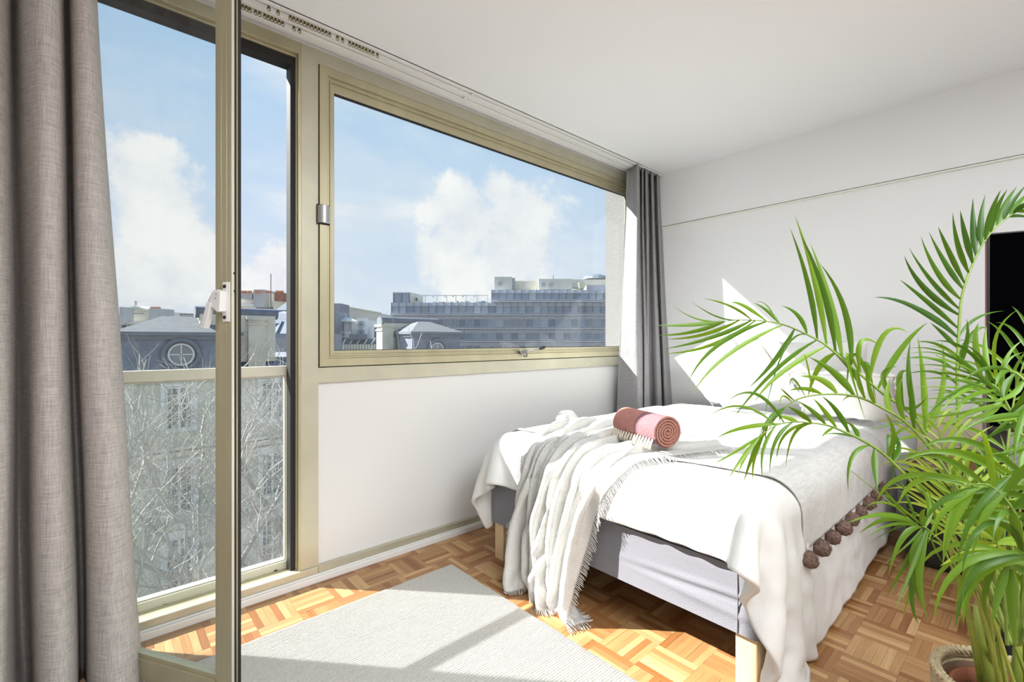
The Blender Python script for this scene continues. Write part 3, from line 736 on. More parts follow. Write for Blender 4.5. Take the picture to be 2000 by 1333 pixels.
# ------------------------------------------------------------------ rolled pink blanket
M_pink = mat('coral_pink_weave', (.55, .24, .20), .9, noise=(45, .10), bump=(260, .8))
M_mauve = mat('mauve_pink_weave', (.30, .155, .17), .9, noise=(45, .14), bump=(260, .8))
M_edge = mat('salmon_roll_edge', (.46, .20, .15), .9, noise=(220, .35), bump=(300, 1.0))
def build_roll():
    f = Vector((1.835, 1.055, 0)); dirv = Vector((.33, .94, 0)).normalized(); side = Vector((dirv.y, -dirv.x, 0)); R = .076; Lr = .30; zc = .727+R
    root = thing('rolled_blanket', (f.x, f.y, zc-R), 'rolled pink blanket with cream tassels lying on the bed', 'blanket')
    def pt(a, r, t): return f + dirv*t + side*(math.cos(a)*r) + Vector((0, 0, zc+math.sin(a)*r*.96))
    turns = 5.2; n = 200; a_end = math.radians(200)
    spi = [(a_end - turns*2*math.pi*(1-i/n), .008+(R-.008)*(i/n)) for i in range(n+1)]
    G = [[pt(a, r, t) for t in (0, .003, .14, .141, Lr)] for a, r in spi]
    th_ = .0046
    Go = [[pt(a, r-th_*2, t) for t in (Lr, .141, .14, .003, 0)] for a, r in spi]
    mb = MB()
    for i in range(n):
        for k in range(4):
            mb.m = 0 if k >= 2 else 1
            mb.add([G[i][k], G[i+1][k], G[i+1][k+1], G[i][k+1]], [(0, 1, 2, 3)])
        mb.m = 2; mb.add([G[i][0], Go[i][4], Go[i+1][4], G[i+1][0]], [(0, 1, 2, 3)])
        mb.m = 2; mb.add([G[i][4], G[i+1][4], Go[i+1][0], Go[i][0]], [(0, 1, 2, 3)])
        for k in range(4):
            mb.m = 0; mb.add([Go[i][k], Go[i+1][k], Go[i+1][k+1], Go[i][k+1]], [(0, 1, 2, 3)])
    obj('roll', mb, [M_pink, M_mauve, M_edge], root, smooth=False)
    # dark disc just behind the spiral edge, paints the shade between the windings
    d = MB(); d.add([pt(2*math.pi*j/32, R-.006, .006) for j in range(32)], [tuple(range(32))])
    obj('gap_shade_disc', d, mat('dark_rose_gap_shade', (.14, .04, .03), .95), root)
    # tassels along the outer edge
    M_tas = mat('cream_tassel', (.70, .62, .50), .95)
    rr_ = random.Random(5)
    for q in range(15):
        t = .012+q*(Lr-.02)/14; a = a_end; p = pt(a, R+.002, t); out = -side
        knot = p + Vector((0, 0, -.006)); pts = [p, knot]; L = .050
        e_ = knot + Vector((0, 0, -min(L, knot.z-.735))) + out*.012 + dirv*rr_.uniform(-.006, .006)
        mb = MB()
        for s in (-1, 0, 1):
            off = dirv*.0022*s
            mb.tube([p+off, knot+off*1.5+out*.003, (knot+e_)/2+off*2.2+out*.006, e_+off*3.2+out*.004], [.0022, .0030, .0024, .0014], 5)
        mb.tube([knot+Vector((0, 0, .003))-dirv*.0035, knot+out*.0045, knot+Vector((0, 0, .003))+dirv*.0035], .003, 5)
        obj('tassel', mb, M_tas, root, smooth=True)
build_roll()

# ------------------------------------------------------------------ pillows
M_pil = mat('white_pillowcase', (.80, .795, .78), .88, bump=(10, .5), spec=.2)
def pillow(cx, cy, cz, w, hgt, t, lean, yaw, seed, label, frill=False, roll=0):
    nu, nv = 34, 30; s = random.Random(seed); ox = s.random()*20
    ce = Vector((cx, cy, cz)); ln = math.radians(lean); yw = math.radians(yaw); rl = math.radians(roll)
    U = Vector((math.sin(yw), math.cos(yw), 0))                   # along the width (y)
    F = Vector((-math.cos(yw), math.sin(yw), 0))                  # out of the wall, into the room
    V = (Vector((0, 0, 1))*math.cos(ln) - F*math.sin(ln)); Nn = (F*math.cos(ln) + Vector((0, 0, 1))*math.sin(ln))
    U, V = U*math.cos(rl)+V*math.sin(rl), V*math.cos(rl)-U*math.sin(rl)
    def surf(sg):
        G = []
        for i in range(nu+1):
            row = []; a = -1+2*i/nu
            for j in range(nv+1):
                b = -1+2*j/nv
                e = (max(0, 1-abs(a)**2.6)*max(0, 1-abs(b)**2.6))**.55
                pin = 1-.07*(1-abs(a)**2)*abs(b)**3 ; pin2 = 1-.07*(1-abs(b)**2)*abs(a)**3
                wr = .016*float(vnoise(a*2.2+ox, b*2.2))*e + .010*float(vnoise(a*5+ox, b*5))*(1-e)
                d = t/2*e+wr*(1 if sg > 0 else .4)
                row.append(ce + U*(a*w/2*pin2) + V*(b*hgt/2*pin) + Nn*(sg*d))
            G.append(row)
        return G
    root = thing('pillow', (cx, cy, cz-hgt/2*math.cos(ln)), label, 'pillow', 'white pillows at the head of the bed')
    mb = MB().grid(surf(1)); mb.grid([r_[::-1] for r_ in surf(-1)])
    obj('pillow_body', mb, M_pil, root, smooth=True)
    if frill:
        G = []; N = 150
        for q in range(N+1):
            k = q/N*4; sd = int(k) % 4; f_ = k-int(k)
            a, b = [(-1+2*f_, -1), (1, -1+2*f_), (1-2*f_, 1), (-1, 1-2*f_)][sd]
            pin = 1-.07*(1-abs(a)**2)*abs(b)**3 ; pin2 = 1-.07*(1-abs(b)**2)*abs(a)**3
            base = ce+U*(a*w/2*pin2)+V*(b*hgt/2*pin); o_ = (U*a+V*b).normalized()
            G.append([base-o_*.006, base+o_*.015+Nn*.006*math.sin(q*1.3), base+o_*.032+Nn*.010*math.sin(q*1.3)])
        fo = obj('frill', MB().grid(G), M_pil, root, smooth=True); sm = fo.modifiers.new('t', 'SOLIDIFY'); sm.thickness = .003
pillow(3.52, 1.60, .975, .56, .50, .17, -26, 4, 1, 'white pillow leaning on the wall nearest the window curtain', roll=-28)
pillow(3.27, 1.34, .945, .56, .48, .18, -35, -4, 2, 'bright white pillow in the front, leaning on the pillow by the window', roll=-22)
pillow(3.575, .99, .965, .62, .50, .16, -20, 0, 3, 'white pillow upright against the wall, behind the frilled pillow')
pillow(3.36, .77, .865, .52, .34, .16, -38, 5, 4, 'small white pillow with a ruffled edge, nearest the black bedside cabinet', frill=True)

# ------------------------------------------------------------------ bedside cabinet and the things on it
M_cab = mat('black_cabinet_laminate', (.012, .012, .013), .35)
nx0, ny1, ntop = 3.25, .475, .495
cab = thing('bedside_cabinet', (3.49, .18, 0), 'low black bedside cabinet beside the bed, against the wall', 'cabinet')
obj('body', MB().box(nx0+.008, 3.74, ny1-.60, ny1-.006, .03, ntop-.022), M_cab, cab, bevel=.002)
obj('top', MB().box(nx0, 3.745, ny1-.605, ny1, ntop-.022, ntop), M_cab, cab, bevel=.002)
obj('plinth', MB().box(nx0+.03, 3.72, ny1-.58, ny1-.03, 0, .03), M_black, cab)
for z0, z1 in ((.036, .250), (.256, ntop-.026)):
    dr = obj('drawer', MB().box(nx0-.004, nx0+.010, ny1-.598, ny1-.008, z0, z1), M_cab, cab, bevel=.002)
    obj('knob', MB().tube([(nx0-.022, ny1-.30, (z0+z1)/2), (nx0-.004, ny1-.30, (z0+z1)/2)], .009, 12), M_black, dr)
pc = atZ(1813, 908, ntop+.006); pc.x = max(pc.x, nx0+.14)
trivet = thing('woven_mat', (pc.x, pc.y, ntop), 'small round patterned woven mat on the black bedside cabinet', 'mat')
M_t1 = mat('straw_coil', (.62, .52, .33), .9, noise=(60, .2)); M_t2 = mat('dark_red_coil', (.22, .05, .06), .9, noise=(90, .6))
for q in range(8):
    r = .014+q*.0135; N = 40
    pts = [(pc.x+r*math.cos(2*math.pi*i/N), pc.y+r*math.sin(2*math.pi*i/N), ntop+.0068) for i in range(N+1)]
    obj('coil', MB().tube(pts, .0066, 6, cap=False), M_t2 if q in (1, 3, 4, 6) else M_t1, trivet, smooth=True)
bx = Vector((3.50, .27, ntop))
wb = obj('wooden_box', MB().box(bx.x-.05, bx.x+.05, bx.y-.055, bx.y+.055, ntop+.001, ntop+.075), mat('orange_wood', (.50, .26, .11), .5, noise=(12, .15)), bevel=.003)
tag(wb, 'small orange-brown wooden box behind the woven mat', 'box')
bk = thing('picture_board', (3.68, .33, ntop), 'cream board leaning on the wall behind the wooden box', 'board')
obj('board', MB().obox((3.70, .33, ntop+.135), (0, 1, 0), Vector((.18, 0, 1)).normalized(), Vector((1, 0, -.18)).normalized(), .30, .26, .012), mat('cream_board', (.72, .62, .48), .7), bk, bevel=.002)

# ------------------------------------------------------------------ television on a floor stand
c0 = Vector((2.498, .125, 0)); td = Vector((.336, -.942, 0)).normalized(); tn = Vector((-.942, -.336, 0)).normalized()
tv = thing('television', tuple(c0+td*.61+Vector((0, 0, .86))), 'large black flat television turned slightly to the window, behind the palm', 'television')
zt, zb, TW = 1.602, .86, 1.25
cc = c0+td*TW/2
obj('casing', MB().obox(cc+Vector((0, 0, (zt+zb)/2))-tn*.008, td, tn, (0, 0, 1), TW, .016, zt-zb), M_black, tv, bevel=.003)
obj('screen', MB().obox(cc+Vector((0, 0, (zt+zb)/2+.006))+tn*.0008, td, tn, (0, 0, 1), TW-.014, .001, zt-zb-.024), M_screen, tv)
obj('frame_edge', MB().obox(c0+Vector((0, 0, (zt+zb)/2))-td*.0015-tn*.006, td, tn, (0, 0, 1), .003, .010, zt-zb), mat('dark_red_edge', (.10, .035, .03), .4, .4), tv)
obj('back_housing', MB().obox(cc+Vector((0, 0, 1.15))-tn*.035, td, tn, (0, 0, 1), TW*.6, .045, .42), M_black, tv, bevel=.01)
st = thing('television_stand', tuple(cc), 'black stand holding the television above the floor', 'stand')
obj('base_plate', MB().obox(cc+Vector((0, 0, .010)), td, tn, (0, 0, 1), TW*.985, .34, .02), M_black, st, bevel=.004)
for s in (-.47, .47): obj('upright', MB().obox(cc+td*TW*s+Vector((0, 0, .51))-tn*.05, td, tn, (0, 0, 1), .06, .05, .98), M_black, st, bevel=.003)
obj('shelf', MB().obox(cc+Vector((0, 0, .42))-tn*.03, td, tn, (0, 0, 1), TW*.9, .26, .018), M_black, st, bevel=.003)
obj('mount_bar', MB().obox(cc+Vector((0, 0, .98))-tn*.066, td, tn, (0, 0, 1), TW*.95, .018, .05), M_black, st, bevel=.003)

# ------------------------------------------------------------------ basket and potted palm
PC = Vector((1.800, .045, 0)); 
M_straw = mat('pale_straw_rope', (.74, .60, .38), .85, noise=(30, .18), bump=(180, .8, (1, 1, 3)))
bas = thing('basket', tuple(PC), 'pale straw basket with a braided rim holding the potted palm', 'basket')
BR = .150; BH = .285
for q in range(14):
    z = .010+q*.0205; R_ = .125+.025*math.sin(min(1, q/9)*math.pi/2)
    pts = [(PC.x+(R_+.0016*math.sin(23*a))*math.cos(a), PC.y+(R_+.0016*math.sin(23*a))*math.sin(a), z) for a in [2*math.pi*i/60 for i in range(61)]]
    obj('coil', MB().tube(pts, .0108, 6, cap=False), M_straw, bas, smooth=True)
for ph in (0, 2.094, 4.189):
    pts = [(PC.x+(BR+.0085*math.cos(22*a+ph))*math.cos(a), PC.y+(BR+.0085*math.cos(22*a+ph))*math.sin(a), BH+.0055*math.sin(44*a+2*ph)) for a in [2*math.pi*i/320 for i in range(321)]]
    obj('rim_strand', MB().tube(pts, .0058, 6, cap=False), M_straw, bas, smooth=True)
obj('lining', MB().lathe([(.118, .02), (.140, .26), (.137, .26), (.114, .024)], tuple(PC), 40, closed=True), mat('brown_basket_inside', (.20, .12, .075), .8), bas, smooth=True)

palm = thing('potted_palm', tuple(PC+Vector((0, 0, .022))), 'tall arching palm in a terracotta pot inside the straw basket', 'plant')
M_terra = mat('terracotta', (.42, .15, .08), .7, noise=(14, .12))
obj('pot', MB().lathe([(.080, .022), (.112, .225), (.121, .225), (.123, .255), (.113, .257), (.110, .215), (.078, .04)], tuple(PC), 44, closed=True), M_terra, palm, smooth=True)
so = MB(); G = []
for i in range(13):
    r = .111*i/12; G.append([(PC.x+r*math.cos(2*math.pi*j/36), PC.y+r*math.sin(2*math.pi*j/36), .215+.022*float(vnoise(i*.8+3, j*.5))+.01*(1-i/12)) for j in range(37)])
so.grid(G)
obj('soil', so, mat('dark_potting_soil', (.035, .022, .016), .95, noise=(160, .6), bump=(240, 1.0)), palm)
bark = MB(); rb_ = random.Random(3)
for i in range(110):
    r = .10*math.sqrt(rb_.random()); a = rb_.uniform(0, 6.28); p = Vector((PC.x+r*math.cos(a), PC.y+r*math.sin(a), .226+rb_.random()*.01))
    d = Vector((rb_.uniform(-1, 1), rb_.uniform(-1, 1), rb_.uniform(-.2, .8))).normalized()*rb_.uniform(.006, .018)
    bark.tube([p, p+d*.5+Vector((0, 0, .002)), p+d], [.001, .0014, .0006], 4)
obj('bark_fibre', bark, mat('bark_fibre', (.12, .085, .06), .9, noise=(50, .5)), palm, kind='stuff')

M_leaf = leaf_mat('palm_leaflet', (.060, .165, .012), (.185, .355, .026))
M_leaf2 = leaf_mat('young_palm_leaflet', (.20, .38, .03), (.38, .52, .07))
M_leafd = leaf_mat('dark_palm_leaflet', (.030, .100, .012), (.085, .215, .020))
M_stem = mat('yellow_green_palm_stem', (.30, .36, .06), .45, noise=(12, .25, (1, 1, .4)))
M_rach = mat('green_rachis', (.20, .30, .05), .45, noise=(20, .25))
VIEW = Vector((FX, FY, 0)); DOWN = Vector((0, 0, -1))
n_leaf = 0; extra = MB()
def leaflet_geo(base, d0, L, w, nrm_, droop, r_, n=9, curl=0.0):
    """V-folded tapering blade bending under its own weight"""
    pts = []; p = Vector(base); d = d0.normalized(); seg = L/n; dirs = []
    for i in range(n+1):
        pts.append(p.copy()); dirs.append(d.copy())
        k = droop*(.25+1.5*i/n)/n*1.6
        d = (d + DOWN*k + nrm_*curl/n).normalized(); p = p + d*seg
    vs = []; fs = []
    W0 = None
    for i, (q, d) in enumerate(zip(pts, dirs)):
        t = i/n; ww = w*(.35+.65*min(1, t/.22))*(1-max(0, (t-.30)/.70)**1.7)
        W_ = d.cross(nrm_); W_ = W_.normalized() if W_.length > 1e-4 else Vector((0, 0, 1))
        if W0 is not None and W_.dot(W0) < 0: W_ = -W_
        W0 = W_; N_ = W_.cross(d).normalized()
        e = .22*ww
        vs += [q-W_*ww/2+N_*e, q, q+W_*ww/2+N_*e]
    for i in range(n):
        a = i*3; fs += [(a, a+1, a+4, a+3), (a+1, a+2, a+5, a+4)]
    return vs, fs
def frond(ctrl, t0=.3, n=26, L=.30, aU=50, aD=50, droop=.5, width=.026, up=1, down=1, seed=0, mt=None, tilt=0.0, rad=.0052, world=False, Lu=None, curl=0, tipf=.45):
    global n_leaf
    r_ = random.Random(seed+100)
    P = [Vector(c) if world else atD(*c) for c in ctrl]
    R = [Vector(q) for q in catmull(P, 60)]
    mb = MB().tube(R, [rad*(1-.8*(i/59)) for i in range(60)], 6)
    fr_ = obj('frond', mb, M_rach, palm, smooth=True, org=R[0])
    mt = mt or M_leaf
    for i in range(n):
        for s in (1, -1):
            if (s == 1 and not up) or (s == -1 and not down): continue
            t = t0+(1-t0)*(i+.5*(s > 0)*.6)/(n-.4); f = t*59; k = min(58, int(f)); p = R[k].lerp(R[k+1], f-k); T_ = (R[min(59, k+2)]-R[max(0, k-1)]).normalized()
            q = (t-t0)/(1-t0); prof = (.55+.45*math.sin(math.pi*min(1, q*1.15+.12))) if q < .6 else 1-(1-tipf)*(q-.6)/.4
            Ls = (Lu if (s == 1 and Lu) else L)*prof*r_.uniform(.9, 1.08)
            vw = (p-Vector((0, 0, EYE))).normalized(); S_ = T_.cross(vw)
            if S_.z < 0: S_ = -S_
            S_.normalize(); a = math.radians((aU if s == 1 else aD)*(1-.40*q)+r_.uniform(-5, 5))
            d0 = T_*math.cos(a)+S_*s*math.sin(a)+vw*(tilt+r_.uniform(-.16, .16))
            N_ = (-vw + S_*r_.uniform(-.35, .35)+T_*r_.uniform(-.2, .2)).normalized()
            vs, fs = leaflet_geo(p, d0, Ls, width*.75*r_.uniform(.85, 1.1)*(.6+.4*prof), N_, droop*r_.uniform(.7, 1.3), r_, curl=curl)
            if n_leaf < 300:
                n_leaf += 1; m1 = MB().add(vs, fs); obj('leaflet', m1, mt, fr_, smooth=True, org=p)
            else: extra.add(vs, fs)
    return fr_
def blade_geo(b, m, t, w, r_, n=10, fold=.2):
    """tapering V-folded blade along a curve through base, middle and tip"""
    c = (m*2-(b+t)*.5); pts = [b*((1-q)**2)+c*(2*q*(1-q))+t*(q*q) for q in [i/n for i in range(n+1)]]
    vs = []; W0 = None; tw = r_.uniform(-.5, .5)
    for i, q_ in enumerate(pts):
        f = i/n; d = (pts[min(n, i+1)]-pts[max(0, i-1)]).normalized(); vw = (q_-Vector((0, 0, EYE))).normalized()
        W_ = d.cross(vw).normalized(); N_ = W_.cross(d).normalized(); a = tw*(1-f*.3); W_ = (W_*math.cos(a)+N_*math.sin(a))
        if W0 is not None and W_.dot(W0) < 0: W_ = -W_
        W0 = W_; N_ = W_.cross(d).normalized(); ww = w*(.30+.70*min(1, f/.25))*(1-max(0, (f-.28)/.72)**1.6)
        vs += [q_-W_*ww/2+N_*ww*fold, q_, q_+W_*ww/2+N_*ww*fold]
    fs = []
    for i in range(n): a = i*3; fs += [(a, a+1, a+4, a+3), (a+1, a+2, a+5, a+4)]
    return vs, fs
def traced(rach, ox, oy, k, blades, w=.024, mt=None, seed=0, rad=.0050, fade=0.05):
    """frond whose rachis and leaflets follow given bearings at real distances from the window-side viewpoint"""
    global n_leaf
    r_ = random.Random(seed+50); P = [atD(ox+u*k, oy+v*k, d) for u, v, d in rach]; R = [Vector(q_) for q_ in catmull(P, 60)]
    fr_ = obj('frond', MB().tube(R, [rad*(1-.75*(i/59)) for i in range(60)], 6), M_rach, palm, smooth=True, org=R[0])
    for B in blades:
        ww = (B[6] if len(B) > 6 else w)*{10: .66, 11: .52, 5: .60, 8: .56, 1: .62, 3: .66, 2: .80}.get(seed, 1)
        if len(B) == 4: B = (B[0], B[1], (B[0]+B[2])/2+(B[1]-B[3])*.03, (B[1]+B[3])/2-abs(B[0]-B[2])*.05, B[2], B[3])
        d0 = min(R, key=lambda p: (ox+B[0]*k-1000-FPX*(FY*p.x-FX*p.y)/(FX*p.x+FY*p.y))**2+(oy+B[1]*k-HV+FPX*(p.z-EYE)/(FX*p.x+FY*p.y))**2)
        d = FX*d0.x+FY*d0.y; dd = r_.uniform(-.08, .08)
        b_ = d0; m_ = atD(ox+B[2]*k, oy+B[3]*k, d+dd*.5); t_ = atD(ox+B[4]*k, oy+B[5]*k, d+dd)
        vs, fs = blade_geo(b_, m_, t_, ww*r_.uniform(.9, 1.1), r_)
        if n_leaf < 300: n_leaf += 1; obj('leaflet', MB().add(vs, fs), mt or M_leaf, fr_, smooth=True, org=b_)
        else: extra.add(vs, fs)
# long frond arching left across the bed
traced([(1905, 2400, 1.22), (1733, 1870, 1.26), (1450, 1330, 1.32), (1250, 1160, 1.36), (1000, 945, 1.40), (930, 895, 1.42), (830, 845, 1.44), (740, 810, 1.46), (640, 793, 1.47), (520, 787, 1.49), (430, 795, 1.50)], 1250, 330, .375, [
 (440, 795, 260, 812, 80, 815), (450, 797, 270, 850, 85, 868), (520, 790, 330, 865, 130, 887), (590, 797, 370, 880, 120, 940, .024), (605, 800, 370, 920, 125, 962, .024),
 (665, 802, 400, 925, 252, 1110), (740, 822, 450, 975, 270, 1180), (802, 838, 700, 1000, 562, 1145, .027), (860, 872, 745, 960, 640, 1333, .010), (915, 903, 690, 1065, 475, 1315), (970, 938, 740, 1060, 590, 1225),
 (1000, 960, 925, 1050, 872, 1205, .026), (430, 790, 290, 780, 168, 708, .008), (530, 787, 400, 770, 265, 688, .008), (590, 790, 470, 715, 325, 675, .014), (655, 793, 540, 712, 470, 700, .018), (735, 808, 665, 740, 590, 697, .020), (866, 860, 825, 765, 735, 712, .022), (735, 712, 660, 712, 600, 693, .006),
 (928, 892, 870, 590, 780, 305, .026), (975, 908, 905, 560, 803, 235, .026), (1040, 958, 950, 630, 830, 330, .028), (1092, 988, 990, 680, 885, 385, .030), (1155, 985, 1065, 735, 935, 490, .030),
 (1120, 1075, 1150, 900, 1255, 925), (1190, 1120, 1270, 865, 1400, 855), (1255, 1160, 1370, 930, 1500, 800, .026), (1130, 1080, 1080, 980, 1180, 1330, .018), (1165, 1110, 1110, 970, 1075, 1190, .020),
 (1000, 950, 1100, 1050, 1175, 1205, .024), (1205, 1135, 1180, 1010, 1235, 1225, .022), (1280, 1250, 1265, 1075, 1345, 1030), (1345, 1300, 1350, 1090, 1400, 1055), (1400, 1320, 1400, 1080, 1410, 890, .022), (1465, 1350, 1475, 1100, 1445, 870, .026), (1540, 1400, 1575, 1150, 1570, 890, .022),
 (1330, 1270, 1420, 1250, 1500, 1180, .016), (1400, 1330, 1560, 1270, 1700, 1290, .018)], w=.023, seed=1)
# tall frond rising to the right
traced([(1880, 2380, 1.24), (1720, 1700, 1.30), (1655, 1250, 1.33), (1660, 850, 1.35), (1680, 650, 1.36), (1740, 480, 1.37), (1800, 370, 1.37), (1870, 290, 1.37), (1950, 230, 1.37), (2060, 170, 1.37)], 1250, 330, .375, [
 (1650, 830, 1480, 680, 1350, 575), (1660, 775, 1480, 620, 1375, 450), (1668, 730, 1520, 590, 1400, 410), (1680, 680, 1550, 540, 1462, 350), (1692, 640, 1590, 490, 1503, 325), (1705, 590, 1610, 430, 1552, 300), (1720, 540, 1655, 400, 1628, 225), (1740, 490, 1692, 350, 1668, 215),
 (1755, 450, 1735, 300, 1735, 150), (1780, 412, 1775, 270, 1800, 130), (1802, 372, 1830, 230, 1880, 108), (1830, 335, 1860, 210, 1915, 105), (1865, 295, 1900, 190, 1965, 90), (1895, 268, 1945, 170, 2020, 75), (1925, 245, 1970, 180, 2040, 110), (1945, 232, 2000, 190, 2080, 150), (1955, 228, 2010, 220, 2090, 225, .014), (1920, 262, 1980, 245, 2070, 265, .012),
 (1650, 870, 1420, 715, 1215, 670, .018), (1655, 900, 1470, 740, 1290, 680, .016), (1660, 1010, 1740, 850, 1812, 835, .016), (1658, 1050, 1700, 900, 1700, 780, .014), (1655, 950, 1580, 860, 1510, 800, .014), (1660, 900, 1750, 780, 1900, 740, .012), (1656, 1000, 1560, 920, 1440, 900, .012), (1656, 1060, 1530, 990, 1360, 990, .012), (1655, 1120, 1540, 1060, 1380, 1070, .012)], w=.019, seed=2, mt=M_leafd)
# drooping fronds in front of the bed
traced([(2380, 2350, 1.20), (2080, 1400, 1.22), (1700, 850, 1.26), (1400, 640, 1.28), (1150, 550, 1.30), (830, 560, 1.33), (640, 650, 1.34), (430, 880, 1.35)], 1380, 640, .24, [
 (1195, 550, 1040, 370, 830, 240, .028), (1080, 540, 930, 425, 750, 398, .024), (950, 545, 800, 500, 670, 515, .020), (830, 240, 805, 245, 795, 300, .008), (750, 398, 705, 420, 680, 500, .010),
 (640, 650, 520, 740, 430, 870, .022), (640, 660, 600, 700, 600, 780, .014), (650, 655, 560, 730, 510, 830, .016), (560, 740, 480, 800, 450, 930, .014), (720, 600, 640, 530, 600, 490, .008), (690, 620, 620, 560, 600, 640, .010), (500, 800, 480, 860, 490, 930, .010),
 (1300, 600, 1230, 420, 1240, 300, .020), (1390, 640, 1330, 500, 1290, 330, .022), (1500, 710, 1470, 560, 1500, 400, .022), (1600, 780, 1560, 560, 1600, 400, .022), (1700, 850, 1670, 600, 1660, 350, .020),
 (1250, 570, 1160, 560, 1105, 610, .010), (1650, 820, 1560, 850, 1530, 920, .012), (1600, 770, 1450, 800, 1320, 840, .008), (1720, 880, 1620, 900, 1560, 930, .012)], w=.02, seed=3)
traced([(2450, 2350, 1.18), (2100, 1700, 1.18), (1700, 1290, 1.20), (1450, 1040, 1.21), (1250, 910, 1.22), (1050, 820, 1.24), (950, 790, 1.25), (830, 775, 1.26), (700, 770, 1.27), (560, 800, 1.28), (440, 880, 1.28)], 1380, 640, .24, [
 (1255, 905, 1200, 820, 1125, 760), (1160, 860, 1060, 680, 930, 555), (1060, 820, 960, 680, 865, 575), (965, 795, 860, 680, 740, 600), (855, 775, 760, 700, 655, 640), (740, 770, 650, 735, 560, 715, .012), (600, 785, 300, 815, 75, 905, .014), (560, 800, 280, 640, 0, 735, .009), (640, 780, 400, 540, 160, 610, .009),
 (440, 880, 300, 1050, 170, 1245), (450, 880, 240, 1010, 40, 1120, .008), (470, 880, 320, 1050, 250, 1230, .010), (460, 880, 370, 1060, 300, 1265), (480, 870, 390, 1070, 380, 1262, .010), (560, 800, 460, 1000, 460, 1240, .010), (700, 775, 560, 930, 515, 1190, .011), (830, 780, 630, 880, 570, 1110, .010), (900, 790, 720, 860, 645, 1145, .009),
 (1050, 820, 980, 850, 930, 900, .008), (1355, 975, 1372, 1150, 1395, 1345, .016), (1345, 960, 1180, 1060, 1155, 1345, .011), (1480, 1060, 1510, 880, 1520, 1330, .016), (1480, 1065, 1520, 870, 1450, 690, .013), (1520, 1110, 1560, 950, 1480, 820, .012), (1230, 900, 1080, 865, 940, 875, .006)], w=.0125, seed=4)
# frond with leaflets hanging beside the bed (crop of the lower right)
traced([(1150, 1080, 1.16), (900, 700, 1.15), (760, 520, 1.15), (640, 405, 1.15), (590, 390, 1.16), (400, 230, 1.17), (190, 60, 1.18)], 1600, 900, .325, [
 (600, 385, 400, 325, 160, 380, .020), (600, 390, 420, 350, 240, 440, .024), (610, 395, 440, 385, 280, 470, .014), (600, 395, 480, 400, 300, 500, .007), (620, 400, 500, 470, 415, 700, .024), (625, 405, 560, 480, 370, 640, .010), (630, 405, 560, 560, 480, 690, .018), (630, 410, 520, 620, 400, 830, .018),
 (640, 410, 560, 640, 455, 900, .018), (645, 410, 570, 700, 500, 950, .020), (645, 412, 560, 760, 600, 990, .026), (650, 415, 600, 680, 655, 960, .026), (650, 415, 560, 600, 620, 890, .026), (640, 400, 660, 250, 560, 120, .022), (640, 400, 620, 330, 640, 290, .022), (640, 405, 500, 290, 350, 170, .010), (640, 400, 420, 260, 270, 290, .012),
 (600, 390, 520, 200, 480, 90, .012), (660, 420, 700, 540, 760, 640, .008), (540, 340, 420, 210, 370, 160, .010), (700, 470, 690, 300, 640, 150, .010)], w=.02, seed=5, mt=M_leaf, rad=.004)
# yellow-green fan in the middle
traced([(1130, 1110, 1.07), (1110, 800, 1.07), (1080, 560, 1.08), (1065, 490, 1.08)], 1600, 900, .325, [
 (1060, 490, 880, 400, 680, 465, .013), (1060, 480, 950, 440, 790, 440, .010), (1050, 505, 880, 500, 730, 520, .012), (1045, 515, 880, 560, 725, 635, .012), (1060, 470, 900, 330, 690, 235, .010), (1070, 465, 960, 330, 900, 170, .011), (1080, 465, 1010, 300, 960, 150, .012), (1090, 465, 1060, 280, 1030, 100, .014), (1095, 470, 1100, 330, 1090, 160, .013),
 (1065, 500, 1180, 470, 1300, 470, .012), (1065, 505, 1180, 500, 1290, 560, .012), (1060, 515, 1130, 560, 1215, 640, .012), (1055, 520, 1110, 590, 1165, 665, .012), (1050, 480, 860, 290, 700, 200, .008)], w=.012, seed=7, mt=M_leaf2, rad=.004)
traced([(1180, 1110, 1.00), (1190, 800, .99), (1140, 620, .98), (1080, 560, .98), (1020, 560, .98)], 1600, 900, .325, [
 (1060, 560, 870, 620, 820, 760, .030), (1065, 565, 900, 640, 815, 900, .022), (1070, 570, 920, 650, 850, 990, .020), (1080, 575, 940, 660, 880, 940, .018), (1090, 580, 1000, 760, 1010, 960, .024), (1130, 620, 1080, 800, 1040, 990, .030), (1150, 640, 1150, 850, 1180, 1140, .034), (1160, 660, 1230, 760, 1300, 900, .026), (1120, 600, 1230, 600, 1330, 700, .024)], w=.02, seed=8)
